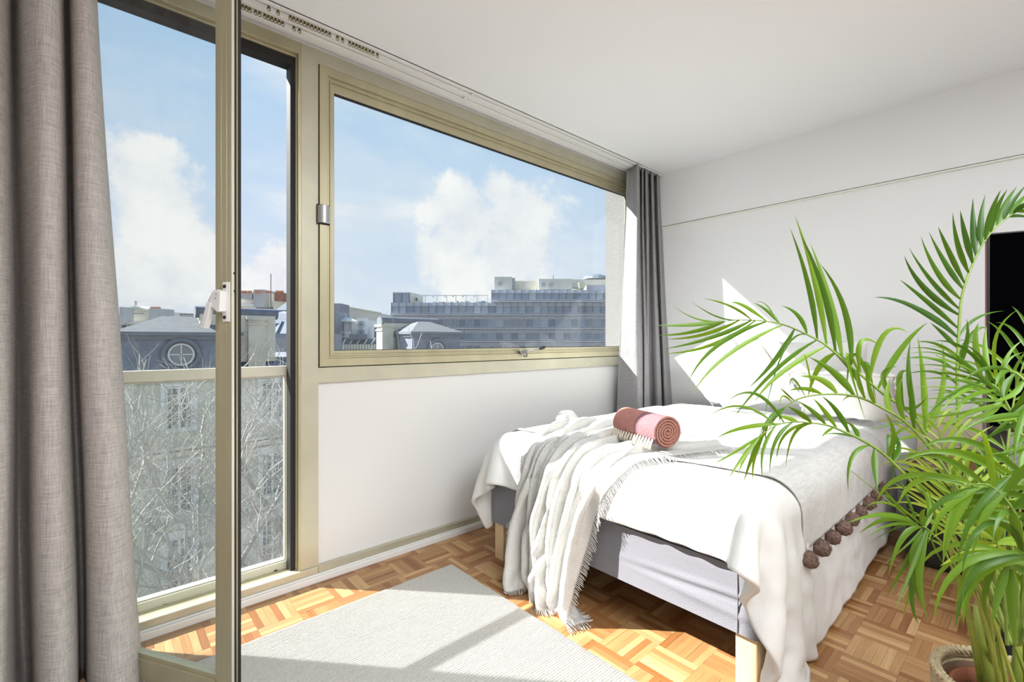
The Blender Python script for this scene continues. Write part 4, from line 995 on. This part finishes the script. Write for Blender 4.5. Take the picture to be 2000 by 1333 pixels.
# dense right-hand group (comb of thin leaflets and broader arching ones)
traced([(1240, 2350, 1.12), (1380, 1300, 1.14), (1200, 760, 1.17), (1060, 640, 1.19), (900, 540, 1.21), (760, 480, 1.23)], 1600, 550, .3, [
 (1180, 745, 900, 640, 640, 645, .012), (1160, 735, 900, 690, 610, 690, .010), (1140, 715, 900, 610, 620, 590, .011), (1120, 700, 860, 560, 600, 550, .009), (1100, 680, 850, 520, 560, 510, .009), (1070, 650, 820, 480, 540, 480, .008), (1040, 630, 800, 460, 570, 440, .008), (1010, 610, 820, 430, 640, 400, .008), (980, 590, 850, 460, 700, 420, .008),
 (1200, 760, 960, 720, 700, 740, .010), (1190, 770, 900, 760, 620, 770, .008), (1210, 775, 950, 790, 640, 830, .010), (1220, 790, 960, 850, 620, 900, .014), (1230, 800, 1000, 850, 820, 960, .016), (1200, 760, 1100, 860, 950, 890, .022), (1150, 730, 1000, 740, 860, 860, .018), (1100, 700, 930, 720, 790, 850, .016), (1060, 690, 870, 730, 700, 880, .016),
 (1180, 750, 1000, 570, 830, 430, .016), (1150, 720, 960, 450, 740, 390, .014), (1100, 680, 1060, 500, 920, 400, .012), (1060, 640, 1020, 400, 1040, 270, .020), (1100, 680, 1080, 450, 1090, 290, .020), (1150, 730, 1220, 500, 1333, 380, .016), (1180, 760, 1140, 400, 1300, 180, .012), (1200, 770, 1200, 560, 1333, 460, .016), (1200, 780, 1280, 560, 1400, 400, .012)], w=.012, seed=10)
traced([(1280, 2350, 1.04), (1420, 1400, 1.03), (1400, 800, 1.04), (1330, 640, 1.06), (1240, 580, 1.08), (1150, 570, 1.10)], 1600, 550, .3, [
 (1240, 580, 1080, 570, 930, 655, .020), (1250, 582, 1180, 610, 1150, 690, .022), (1260, 585, 1290, 620, 1270, 720, .020), (1280, 595, 1200, 700, 1220, 800, .022), (1300, 610, 1360, 640, 1400, 720, .022), (1330, 640, 1250, 740, 1130, 780, .024), (1350, 680, 1300, 800, 1180, 900, .024), (1370, 720, 1270, 860, 1290, 1000, .022), (1380, 760, 1240, 900, 1110, 1000, .018),
 (1390, 800, 1300, 950, 1270, 1200, .024), (1400, 850, 1180, 900, 960, 920, .018), (1400, 880, 1150, 880, 880, 1010, .022), (1405, 900, 1200, 960, 1010, 1080, .016), (1410, 950, 1260, 1080, 1150, 1180, .018), (1410, 1000, 1330, 1120, 1310, 1320, .024), (1415, 1050, 1260, 1100, 1060, 1130, .012)], w=.02, seed=11)
frond([(1980, 1250, 1.20), (1960, 1050, 1.22), (1965, 900, 1.24), (1985, 760, 1.26), (2020, 650, 1.26)], t0=.45, n=9, L=.20, aU=50, aD=50, droop=.7, width=.014, seed=13)
frond([(1990, 1260, 1.0), (2000, 1100, .98), (1985, 1010, .97), (1935, 950, .98), (1880, 950, 1.0)], t0=.45, n=7, L=.18, aU=60, aD=60, droop=1.4, width=.018, seed=14, tipf=1)
frond([(1975, 1260, 1.1), (1920, 1110, 1.15), (1880, 1000, 1.2), (1850, 905, 1.26), (1830, 830, 1.3)], t0=.35, n=10, L=.20, aU=40, aD=40, droop=.7, width=.014, seed=15, mt=M_leaf2)
frond([(2000, 1260, .98), (2050, 1120, .96), (2060, 1020, .96), (2020, 940, .97), (1960, 930, .98)], t0=.45, n=8, L=.22, aU=60, aD=60, droop=1.5, width=.019, seed=16, tipf=1)
frond([(1990, 1260, 1.0), (2030, 1180, .96), (2030, 1110, .95), (1990, 1075, .95)], t0=.5, n=6, L=.24, aU=50, aD=50, droop=2.2, width=.020, seed=17, tipf=1)
frond([(1970, 1240, 1.25), (1905, 1100, 1.30), (1870, 1000, 1.34), (1850, 930, 1.36)], t0=.30, n=10, L=.20, aU=35, aD=35, droop=.3, width=.013, seed=18, mt=M_leaf2)
frond([(1975, 1240, 1.15), (1960, 1120, 1.18), (1965, 1010, 1.20), (1985, 930, 1.22)], t0=.30, n=10, L=.22, aU=35, aD=35, droop=.4, width=.014, seed=19, mt=M_leaf2)
if extra.v: obj('foliage', extra, M_leaf, palm, smooth=True, kind='stuff')
# thin bare stems and stout bases
rs = random.Random(21)
for q in range(16):
    a = rs.uniform(0, 6.28); b0 = PC+Vector((.055*math.cos(a), .055*math.sin(a), .225)); tgt = atD(rs.uniform(1840, 2010), rs.uniform(900, 1080), rs.uniform(1.05, 1.3))
    m_ = b0.lerp(tgt, .5)+Vector((0, 0, .06)); obj('stem', MB().tube([Vector(x) for x in catmull([b0, m_, tgt], 12)], [.0055-.0004*i*.7 for i in range(12)], 6), M_stem, palm, smooth=True)
for q in range(7):
    a = q*.9; b0 = PC+Vector((.045*math.cos(a)+.01, .045*math.sin(a)-.01, .215)); tp = b0+Vector((.035*math.cos(a), .035*math.sin(a), .20+.03*(q % 3)))
    obj('cane', MB().tube([b0, b0.lerp(tp, .3), b0.lerp(tp, .7), tp], [.013, .0155, .011, .005], 10), M_stem, palm, smooth=True)

# ================================================================== outside
RV = Vector((FY, -FX, 0)); FV = Vector((FX, FY, 0)); UP = Vector((0, 0, 1))
def zat(v, d): return EYE + (HV-v)/FPX*d
M_stone = mat('pale_limestone', (.66, .62, .51), .9, noise=(1.2, .10))
M_stone2 = mat('weathered_limestone', (.58, .55, .45), .9, noise=(1.5, .16))
M_slate = mat('blue_grey_slate', (.19, .21, .26), .75, noise=(3, .2))
M_zinc = mat('grey_zinc_roofing', (.17, .19, .22), .55, .2, noise=(2, .12))
M_winf = mat('white_window_frame', (.70, .70, .68), .5)
M_winp = mat('dark_window_glass', (.05, .06, .075), .15, spec=.6)
structure('street', MB().box(-80, 260, 2.75, 260, -16.3, -16), mat('asphalt', (.16, .16, .165), .95))

# --- stone house across the street
YF = 24.0
house = thing('house', (8, 29, -16), 'pale stone mansion across the street behind bare trees, slate roof with round dormers', 'building')
obj('facade', MB().box(-14, 32, YF, YF+11, -16, -.35), M_stone2, house)
courses = MB()
for (z, hh, pr_) in ((-.35, .22, .35), (-3.55, .18, .28), (-3.3, .10, .40), (-6.55, .16, .25), (-10.4, .2, .3)): courses.box(-14.2, 32.2, YF-pr_, YF+.1, z-hh/2, z+hh/2)
obj('string_course', courses, M_stone, house)
# mansard
ms_ = MB(); x0, x1 = -14, 32
ms_.add([(x0, YF+.05, -.24), (x1, YF+.05, -.24), (x1, YF+.75, .30), (x0, YF+.75, .30), (x0, YF+9, .42), (x1, YF+9, .42), (x0, YF+10.9, -.24), (x1, YF+10.9, -.24)], [(0, 1, 2, 3), (3, 2, 5, 4), (4, 5, 7, 6), (0, 3, 4, 6), (1, 7, 5, 2)])
obj('mansard_roof', ms_, M_slate, house)
obj('roof_gutter', MB().box(x0, x1, YF-.12, YF+.12, -.24, -.10).box(x0, x1, YF+.62, YF+.86, .26, .38), M_zinc, house)
def hwin(x, ztop, zbot, w=.95):
    o = obj('window', MB().ring(x-w/2-.16, x+w/2+.16, zbot-.10, ztop+.18, .15, YF-.10, YF+.02).ring(x-w/2, x+w/2, zbot, ztop, .075, YF-.035, YF+.02).box(x-.05, x+.05, YF-.045, YF, zbot, ztop)
            .box(x-w/2-.25, x+w/2+.25, YF-.2, YF, ztop+.2, ztop+.34), M_winf, house)
    for s in (-1, 1):
        obj('pane', MB().box(x+s*.05, x+s*(w/2-.07), YF-.012, YF-.006, zbot+.07, ztop-.07), M_winp, o)
    bars = MB()
    for k in range(1, 5): z = zbot+(ztop-zbot)*k/5; bars.box(x-w/2, x+w/2, YF-.026, YF-.010, z-.018, z+.018)
    for s in (-1, 1): bars.box(x+s*.26-.014, x+s*.26+.014, YF-.026, YF-.010, zbot, ztop)
    obj('glazing_bar', bars, M_winf, o)
    return o
hwx = [-4.64, -1.04, 2.56, 6.16, 9.76, 13.3, 17.0, 20.6]
w0 = None
for x in hwx:
    for (zt_, zb_) in ((-.75, -2.55), (-4.1, -6.1), (-7.1, -9.3), (-11, -13.4)):
        o = hwin(x, zt_, zb_)
# pilasters between the windows
for x in [(a+b)/2 for a, b in zip(hwx[:-1], hwx[1:])]:
    obj('pilaster', MB().box(x-.32, x+.32, YF-.08, YF+.01, -3.2, -.47).box(x-.40, x+.40, YF-.12, YF, -.75, -.47).box(x-.28, x+.28, YF-.06, YF+.01, -6.4, -3.65).box(x-.38, x+.38, YF-.1, YF, -3.4, -3.2), M_stone, house)
def pavilion(xc, hw, zt, zap, name='dormer_pavilion'):
    y0 = YF-.25
    mb = MB().box(xc-hw, xc+hw, y0, YF+3.2, -.30, zt)
    o = obj(name, mb, M_slate, house)
    obj('cornice', MB().box(xc-hw-.22, xc+hw+.22, y0-.25, YF+3.4, zt-.02, zt+.12).box(xc-hw-.1, xc+hw+.1, y0-.12, YF+3.3, zt-.18, zt-.02), M_zinc, o)
    zr = zt+.12; tx = hw*.25
    obj('hipped_roof', MB().add([(xc-hw-.15, y0-.18, zr), (xc+hw+.15, y0-.18, zr), (xc+hw+.15, YF+3.3, zr), (xc-hw-.15, YF+3.3, zr), (xc-tx, YF+1.2, zap), (xc+tx, YF+1.2, zap)],
        [(0, 1, 5, 4), (1, 2, 5), (2, 3, 4, 5), (3, 0, 4), (0, 3, 2, 1)]), mat('pale_slate', (.16, .165, .175), .8, noise=(4, .12)), o)
    zc = .60; R1 = .62; N = 28
    ringo = MB().tube([(xc+R1*math.cos(2*math.pi*i/N), y0-.10, zc+R1*math.sin(2*math.pi*i/N)) for i in range(N+1)], .10, 8, cap=False)
    obj('round_surround', ringo, M_zinc, o)
    obj('round_window', MB().tube([(xc+.44*math.cos(2*math.pi*i/N), y0-.05, zc+.44*math.sin(2*math.pi*i/N)) for i in range(N+1)], .045, 6, cap=False)
        .box(xc-.02, xc+.02, y0-.05, y0-.02, zc-.42, zc+.42).box(xc-.42, xc+.42, y0-.05, y0-.02, zc-.02, zc+.02), M_winf, o)
    obj('round_pane', MB().prism([(xc+.44*math.cos(2*math.pi*i/N), y0-.02, zc+.44*math.sin(2*math.pi*i/N)) for i in range(N)], (0, -.01, 0)), mat('grey_glass', (.22, .24, .25), .3), o)
pavilion(2.6, 2.05, 1.42, 2.25); pavilion(15.1, 1.65, 1.58, 2.35);
def chimney_wall(xa, xb, y, ztop, rcap, colx):
    o = obj('chimney_wall', MB().box(xa, xb, y, y+.7, .2, ztop-rcap*1.4), M_stone, house)
    cyl = MB(); N = 16; prof = [(y+.35-(rcap*1.25)*math.cos(math.pi*i/N*2), ztop-rcap+(rcap)*math.sin(math.pi*i/N*2)) for i in range(N)]
    cyl.prism([(xa-.15, a, b) for a, b in prof], (xb-xa+.3, 0, 0)); fix_normals(obj('lead_cap', cyl, mat('lead_capping', (.16, .17, .20), .6, .1, noise=(2, .2)), o))
    c = MB().box(colx-.36, colx+.36, y-.25, y+.5, -.3, ztop-rcap*2.2).box(colx-.46, colx+.46, y-.35, y+.6, ztop-rcap*2.2, ztop-rcap*1.7).box(colx-.42, colx+.42, y-.30, y+.55, ztop-rcap*3.1, ztop-rcap*2.8)
    c.box(colx-.43, colx+.43, y-.32, y+.55, -.3, -.05)
    obj('stone_pier', c, M_stone2, o)
    for k in range(4): obj('stone', MB().box(xa+.1, xb-.1, y-.02, y, .45+k*.38, .45+k*.38+.35), M_stone, o)
chimney_wall(3.35, 6.4, YF+.4, 2.72, .26, 5.55)
chimney_wall(12.75, 16.5, YF+1.8, 2.62, .28, 12.85)

# --- far roofs, seen over the house
def FB(u0, u1, v0, v1, d, dep, mb=None):
    """box whose front stands at distance d, square to the view, spanning the given bearings and heights"""
    mb = mb or MB(); r0, r1 = (u0-1000)/FPX*d, (u1-1000)/FPX*d; z0, z1 = zat(v1, d), zat(v0, d)
    c = FV*(d+dep/2)+RV*((r0+r1)/2)+UP*((z0+z1)/2)
    return mb.obox(c, RV, FV, UP, r1-r0, dep, z1-z0)
def base(u0, u1, d): return tuple(FV*d+RV*((u0+u1)/2-1000)/FPX*d+UP*-16)
M_brick = mat('red_brick', (.28, .14, .10), .9, noise=(1.5, .25)); M_pot = mat('clay_chimney_pot', (.45, .25, .16), .8)
M_far1 = mat('distant_cream_render', (.60, .58, .52), .9, noise=(.4, .10)); M_far2 = mat('distant_grey_render', (.40, .41, .42), .9, noise=(.4, .12))
GB = zat(665, 1)
b1 = thing('apartment_block', base(235, 312, 75), 'cream apartment block with a small gable and finial, far away at the left', 'building')
obj('upper_storey', FB(236, 300, 607, 640, 75, 10), M_far1, b1)
obj('terrace', FB(225, 330, 629, 633, 73, 12), M_far1, b1); obj('lower_storey', FB(225, 335, 633, 1000, 74, 12), M_far2, b1)
r0 = (255-1000)/FPX*75; r1 = (290-1000)/FPX*75
gab = MB(); gab.prism([FV*74+RV*r0+UP*zat(607, 75), FV*74+RV*r1+UP*zat(607, 75), FV*74+RV*r1+UP*zat(604, 75), FV*74+RV*((r0+r1)/2)+UP*zat(598, 75), FV*74+RV*r0+UP*zat(604, 75)], FV*4)
fix_normals(obj('gable', gab, M_far1, b1)); obj('finial', FB(263, 264.5, 588, 600, 74.5, .3), M_far2, b1)
obj('dark_band', FB(257, 282, 612, 614, 73.9, .2), M_far2, b1)
obj('chimney_stack', FB(290, 313, 603, 632, 72, 3), M_far2, b1)
for u in (293, 298, 303, 308): obj('chimney_pot', FB(u, u+2.2, 599.5, 603, 72.5, .4), M_pot, b1)
obj('corner_stack', FB(233, 241, 600, 632, 72, 2), M_far2, b1)
for u in (238, 251, 276, 291): obj('window', FB(u, u+8, 636, 641, 73.9, .2), M_winp, b1)
b2 = thing('low_roof_block', base(350, 385, 60), 'small grey roof block behind the stone house, above the round dormer', 'building')
obj('block', FB(351, 378, 614, 800, 60, 8), M_far2, b2); obj('coping', FB(350, 379, 613, 615, 59.8, 8.4), M_zinc, b2)
trm = MB(); rt = random.Random(2)
for k in range(26):
    u = rt.uniform(312, 345); d = 95; c = FV*d+RV*(u-1000)/FPX*d+UP*(zat(640, d)+rt.uniform(0, 1.2)); r = rt.uniform(.8, 1.6)
    trm.lathe([(r*.1, -r), (r*.8, -r*.5), (r, 0), (r*.7, r*.6), (r*.1, r)], tuple(c), 7)
trm.tube([FV*95+RV*(328-1000)/FPX*95+UP*-16, FV*95+RV*(328-1000)/FPX*95+UP*3], .4, 6)
tag(obj('distant_tree', trm, mat('distant_dark_foliage', (.06, .08, .05), .95, noise=(1, .4))), 'dark leafy tree far away between the roofs at the left', 'tree')
b3 = thing('chimney_house', base(470, 575, 55), 'old house with grey and brick chimney stacks seen to the right of the door handle', 'building')
obj('wall', FB(455, 500, 578, 1100, 56, 8), M_far1, b3); obj('parapet', FB(455, 500, 594, 598, 55.6, .5), M_winf, b3)
obj('chimney_stack', FB(495, 516, 566, 600, 55, 3), M_far2, b3); obj('chimney_stack', FB(470, 492, 570, 584, 55, 2), M_far2, b3)
obj('roof', FB(500, 552, 590, 1100, 57, 8), M_slate, b3)
obj('chimney_stack', FB(534, 553, 574, 1000, 54.5, 2), M_stone2, b3); obj('brick_stack', FB(536, 553.5, 572, 588, 54, 2), M_brick, b3)
for u in (471, 475, 479, 484, 488, 497, 502, 508, 538, 542, 546, 550, 517, 521, 525): obj('chimney_pot', FB(u, u+2, 568, 573, 54.6, .25), M_pot, b3)
obj('aerial_mast', FB(528.3, 529, 535, 600, 54, .1).add([], []), M_winp, b3)
obj('middle_stack', FB(516, 530, 573, 600, 56, 2), M_far1, b3)
b4 = thing('zinc_roof_house', base(540, 620, 40), 'house with pale zinc roofs, just left of the window frame', 'building')
d4 = 40; q = lambda u, v, d: FV*d+RV*(u-1000)/FPX*d+UP*zat(v, d)
def slab(pts, dep, m, name, par): fix_normals(obj(name, MB().prism(pts, Vector(dep)), m, par))
slab([q(538, 606, 40), q(560, 590, 46), q(640, 592, 46), q(640, 606, 40)], (0, 0, -.3), M_zinc, 'upper_roof', b4)
obj('upper_wall', FB(540, 640, 606, 700, 41, 5), M_slate, b4)
slab([q(525, 632, 34), q(545, 610, 38), q(556, 608, 38), q(640, 632, 34)], (0, 0, -.3), M_zinc, 'middle_roof', b4)
slab([q(522, 652, 30), q(552, 628, 33.5), q(640, 628, 33.5), q(640, 652, 30)], (0, 0, -.3), mat('white_zinc', (.22, .235, .26), .5, .2), 'lower_roof', b4)
obj('lower_wall', FB(524, 640, 652, 1100, 36.5, 3), M_slate, b4)
for u in (545, 565): slab([q(u-6, 652, 29.9), q(u+5, 628, 33.4), q(u+6.5, 628, 33.4), q(u-4.5, 652, 29.9)], (0, 0, .12), M_slate, 'roof_seam', b4)

# --- middle: sheds with air conditioners
b5 = thing('rooftop_sheds', base(655, 770, 42), 'flat roof with white sheds and a canopy, behind the left part of the window', 'building')
obj('rear_wall', MB().prism([q(655, 596, 60), q(742, 612, 60), q(742, 700, 60), q(655, 700, 60)], FV*6), M_far1, b5)
obj('rear_coping', MB().prism([q(655, 594.5, 59.8), q(743, 610.5, 59.8), q(743, 613, 59.8), q(655, 597, 59.8)], FV*.5), M_stone2, b5)
obj('dark_stack', FB(650, 665, 593, 640, 55, 3), M_slate, b5)
obj('side_wall', FB(742, 770, 628, 700, 62, 4), M_stone, b5)
obj('white_shed', FB(640, 722, 626, 662, 45, 4), M_white_metal, b5)
slab([q(640, 620, 44), q(660, 615, 46), q(696, 626, 44.5), q(640, 627, 44)], (0, 0, -.15), M_white_metal, 'canopy', b5)
for u in (668, 684): obj('shed_post', FB(u, u+1.6, 626, 662, 44.8, .15), M_far2, b5)
for u in (731, 736): obj('dark_panel', FB(u, u+4, 640, 660, 44, .3), M_slate, b5)
obj('flat_roof', FB(640, 775, 662, 673, 43, 3), M_zinc, b5)
ribs = None
for i in range(9):
    u = 660+i*14; obj('roof_rib', MB().prism([q(u, 663, 42.8), q(u+1.8, 663, 42.8), q(u-4, 672, 42.6), q(u-6, 672, 42.6)], FV*.2), M_white_metal, b5)
obj('lower_fascia', FB(640, 775, 673, 720, 42, 2), M_far2, b5)
for i in range(20): obj('fascia_slat', FB(658+i*5.6, 660+i*5.6, 673, 700, 41.9, .1), M_stone, b5)
def ac_unit(u0, u1, v0, v1, d, fans, lab):
    a = thing('air_conditioner', tuple(FV*d+RV*((u0+u1)/2-1000)/FPX*d+UP*zat(v1, d)), lab, 'air conditioner', 'air conditioners on the flat roof')
    obj('housing', FB(u0, u1, v0, v1, d, .5), M_white_metal, a)
    for (fu, fv, fr_) in fans:
        c = q(fu, fv, d-.01); R_ = fr_/FPX*d; N = 18
        obj('fan_grille', MB().prism([c+RV*R_*math.cos(2*math.pi*i/N)+UP*R_*math.sin(2*math.pi*i/N) for i in range(N)], -FV*.05), M_far2, a)
        obj('fan_hub', MB().prism([c-FV*.05+RV*R_*.3*math.cos(2*math.pi*i/N)+UP*R_*.3*math.sin(2*math.pi*i/N) for i in range(N)], -FV*.04), M_zinc, a)
ac_unit(697, 716, 622, 661, 44, [(705, 634, 7), (705, 649, 7)], 'tall white air conditioner with two stacked round fans')
ac_unit(664, 682, 648, 660, 44, [(670, 653, 4.5)], 'small single-fan air conditioner low on the shed wall, left of the tall one')
duct = tag(obj('roof_duct', FB(682, 712, 653, 664, 42.5, .8), M_zinc), 'low grey duct in front of the tall air conditioner', 'duct')

# --- glass office building
DG = 100.0
off = thing('office_building', base(760, 1240, DG), 'long blue-grey glass office building across the right of the view', 'building')
M_spand = mat('grey_spandrel', (.46, .49, .55), .5, noise=(.2, .1)); M_mull = mat('pale_mullion', (.55, .56, .60), .5)
M_pg = []
for i, c in enumerate(((.17, .22, .29), (.23, .28, .36), (.11, .15, .22), (.31, .35, .40), (.20, .22, .26))): M_pg.append(mat('office_glass_%d' % i, c, .12, spec=.8, noise=(.15, .25)))
rows = [(566, 590, 960), (591, 616, 764), (617, 643, 764), (644, 668, 764), (669, 696, 764), (697, 724, 764), (725, 752, 764)]
obj('office_core', FB(765, 1330, 592, 1000, DG+.3, 14), M_spand, off); obj('upper_core', FB(961, 1330, 567, 600, DG+.3, 14), M_spand, off)
pw = 14.6; rp = random.Random(8); pmesh = {}
def pane_at(u, v0, v1, w):
    hh = round(v1-v0, 1); mi = rp.choice([0, 0, 1, 1, 2, 3, 4]) ; key = (hh, w, mi)
    c = q(u, (v0+v1)/2, DG)
    if key not in pmesh:
        me = bpy.data.meshes.new('pane'); mb = MB().obox((0, 0, 0), RV, FV, UP, (w-1.0)/FPX*DG, .2, (hh)/FPX*DG); me.from_pydata(mb.v, [], mb.f); me.materials.append(M_pg[mi]); pmesh[key] = me
    o = bpy.data.objects.new('pane', pmesh[key]); COL.objects.link(o); link(o, off, c)
for ri, (v0, v1, us) in enumerate(rows):
    hh = v1-v0
    obj('railing', FB(us-2, 1330, v1-4.2, v1-3.4, DG-1.2, .15), M_mull, off)
    obj('transom', FB(us, 1330, v0+5.6, v0+6.6, DG-.35, .3), M_mull, off)
    obj('floor_slab', FB(us-1, 1330, v1-1.5, v1, DG-1.3, 1.8), M_mull, off)
    ns = int((1235-us)/pw)+1
    mb = MB()
    for k in range(ns+1): FB(us+k*pw-.35, us+k*pw+.35, v0, v1-1, DG-.3, .3, mb); FB(us+(k+.5)*pw, us+(k+.5)*pw+.7, v1-4, v1-1, DG-1.2, .1, mb)
    obj('mullion_grid', mb, M_slate if ri < 2 else M_mull, off, kind='stuff')
    obj('spandrel_glass', FB(us, 1330, v0+.6, v0+5.4, DG-.05, .3), M_spand, off)
    if v0 < 690:
        for k in range(ns): pane_at(us+(k+.5)*pw, v0+6.8, v1-3.6 if ri else v1-4.5, pw)
ph = obj('roof_pavilion', FB(768, 800, 572, 592, DG, 6), M_pg[1], off); obj('pavilion_frame', FB(767, 801, 571, 573, DG-.3, 6.5).add([], []), M_mull, ph)
for u in (768, 784, 799.5): obj('post', FB(u-.5, u+.7, 572, 592, DG-.3, .4), M_slate, ph)
slab([q(800, 571, DG), q(826, 577, DG+3), q(826, 592, DG+3), q(800, 592, DG)], FV*.5, M_far1, 'sloping_side', off)
obj('side_window', FB(812, 815, 582, 588, DG+1, .3), M_winp, off)
pg_ = MB(); FB(826, 953, 577, 578, DG+2, .3, pg_)
for u in (830, 853, 872, 890, 910, 932, 952): FB(u, u+.8, 577, 594, DG+2, .3, pg_)
for u in (845, 868, 884, 903, 925): FB(u, u+2, 578, 580.5, DG+1.5, .4, pg_)
obj('roof_pergola', pg_, M_far2, off, kind='stuff')
pl = MB(); rp2 = random.Random(4)
for k in range(22): u = rp2.uniform(840, 950); FB(u, u+rp2.uniform(2, 7), 592-rp2.uniform(1, 4), 593, DG+1, 1.5, pl)
obj('roof_planting', pl, mat('dull_planter', (.28, .31, .30), .9), off, kind='stuff')
for (u0, u1, v0, v1, m_, d) in ((966, 1000, 541, 567, M_far1, DG+1), (1000, 1006, 543, 567, M_far2, DG+3), (1000, 1053, 549, 567, M_stone, DG+5), (1052, 1117, 545, 566, M_far1, DG+1), (1117, 1330, 546, 562, M_stone, DG+6), (1147, 1330, 557, 567, M_spand, DG+.5)):
    obj('plant_room', FB(u0, u1, v0, v1, d, 8), m_, off)
for (u, v, r) in ((976, 555, 4.5), (1061, 556, 4.5), (1076, 556, 4.5)):
    c = q(u, v, DG+.95); R_ = r/FPX*DG; N = 16; obj('round_vent', MB().prism([c+RV*R_*math.cos(2*math.pi*i/N)+UP*R_*math.sin(2*math.pi*i/N) for i in range(N)], -FV*.15), M_far2, off)
obj('roof_hatch', FB(1131, 1142, 552, 563, DG, 1.5), mat('pale_yellow_hatch', (.62, .62, .42), .7), off)
obj('roof_mast', FB(1080, 1081, 538, 546, DG+2, .2), M_winp, off)
obj('roof_dome', MB().lathe([(3.2, 0), (2.6, .7), (1.4, 1.2), (.1, 1.3)], tuple(q(1163, 547, DG+8)), 14), M_zinc, off)

# --- bare trees in the street
M_bark = mat('pale_grey_bark', (.30, .28, .25), .9, noise=(3, .25)); M_twig = mat('pale_twigs', (.33, .315, .27), .85)
def tree(x, y, zt, seed, spread, lab, nt_=5):
    r_ = random.Random(seed); root = thing('bare_tree', (x, y, -16), lab, 'tree', 'bare street trees below the window')
    tr = MB(); br = MB()
    def grow(p, d, L, rad, dep):
        n = 4; pts = [p]; q_ = p
        for i in range(n):
            d = (d + Vector((r_.uniform(-1, 1), r_.uniform(-1, 1), r_.uniform(-.5, .7)))*(.17+.05*dep)).normalized()
            q_ = q_+d*L/n
            pts.append(q_)
        rads = [rad*(1-.42*i/n) for i in range(n+1)]
        (tr if dep <= 1 else br).tube(pts, rads, 6 if dep <= 1 else (4 if dep < 4 else 3), cap=False)
        if dep >= nt_: return
        k = 4 if dep < 3 else 3
        for c in range(k):
            f = r_.uniform(.3, 1) if c else 1; i = f*n; a = pts[min(n, int(i))].lerp(pts[min(n, int(i)+1)], i-int(i)) if int(i) < n else pts[n]
            if a.z > zt: continue
            side = Vector((r_.uniform(-1, 1), r_.uniform(-1, 1), r_.uniform(-.25, .5))).normalized()
            nd = (d*.75+side*spread+Vector((0, 0, .22))).normalized()
            grow(a, nd, L*r_.uniform(.55, .78), max(rad*(.62 if c == 0 else .45), .0042), dep+1)
    for s in range(3):
        an = seed*1.3+s*2.1; grow(Vector((x, y, -9.5)), Vector((.35*math.cos(an), .35*math.sin(an), 1)).normalized(), 4.9, .11, 0)
    tr.tube([(x, y, -16), (x+.1, y, -12), (x, y, -9.3)], [.22, .18, .16], 8)
    obj('trunk', tr, M_bark, root, smooth=True); obj('branches', br, M_twig, root, kind='stuff')
tree(.9, 11.5, .5, 3, .8, 'bare street tree at the far left below the window, nearest the curtain')
tree(3.2, 13.5, .6, 5, .8, 'bare street tree in front of the round dormer')
tree(4.6, 12.0, .1, 8, .85, 'bare street tree seen through the narrow open gap of the door')
tree(7.2, 15.0, -1.0, 9, .8, 'bare street tree furthest right, in front of the stone piers')
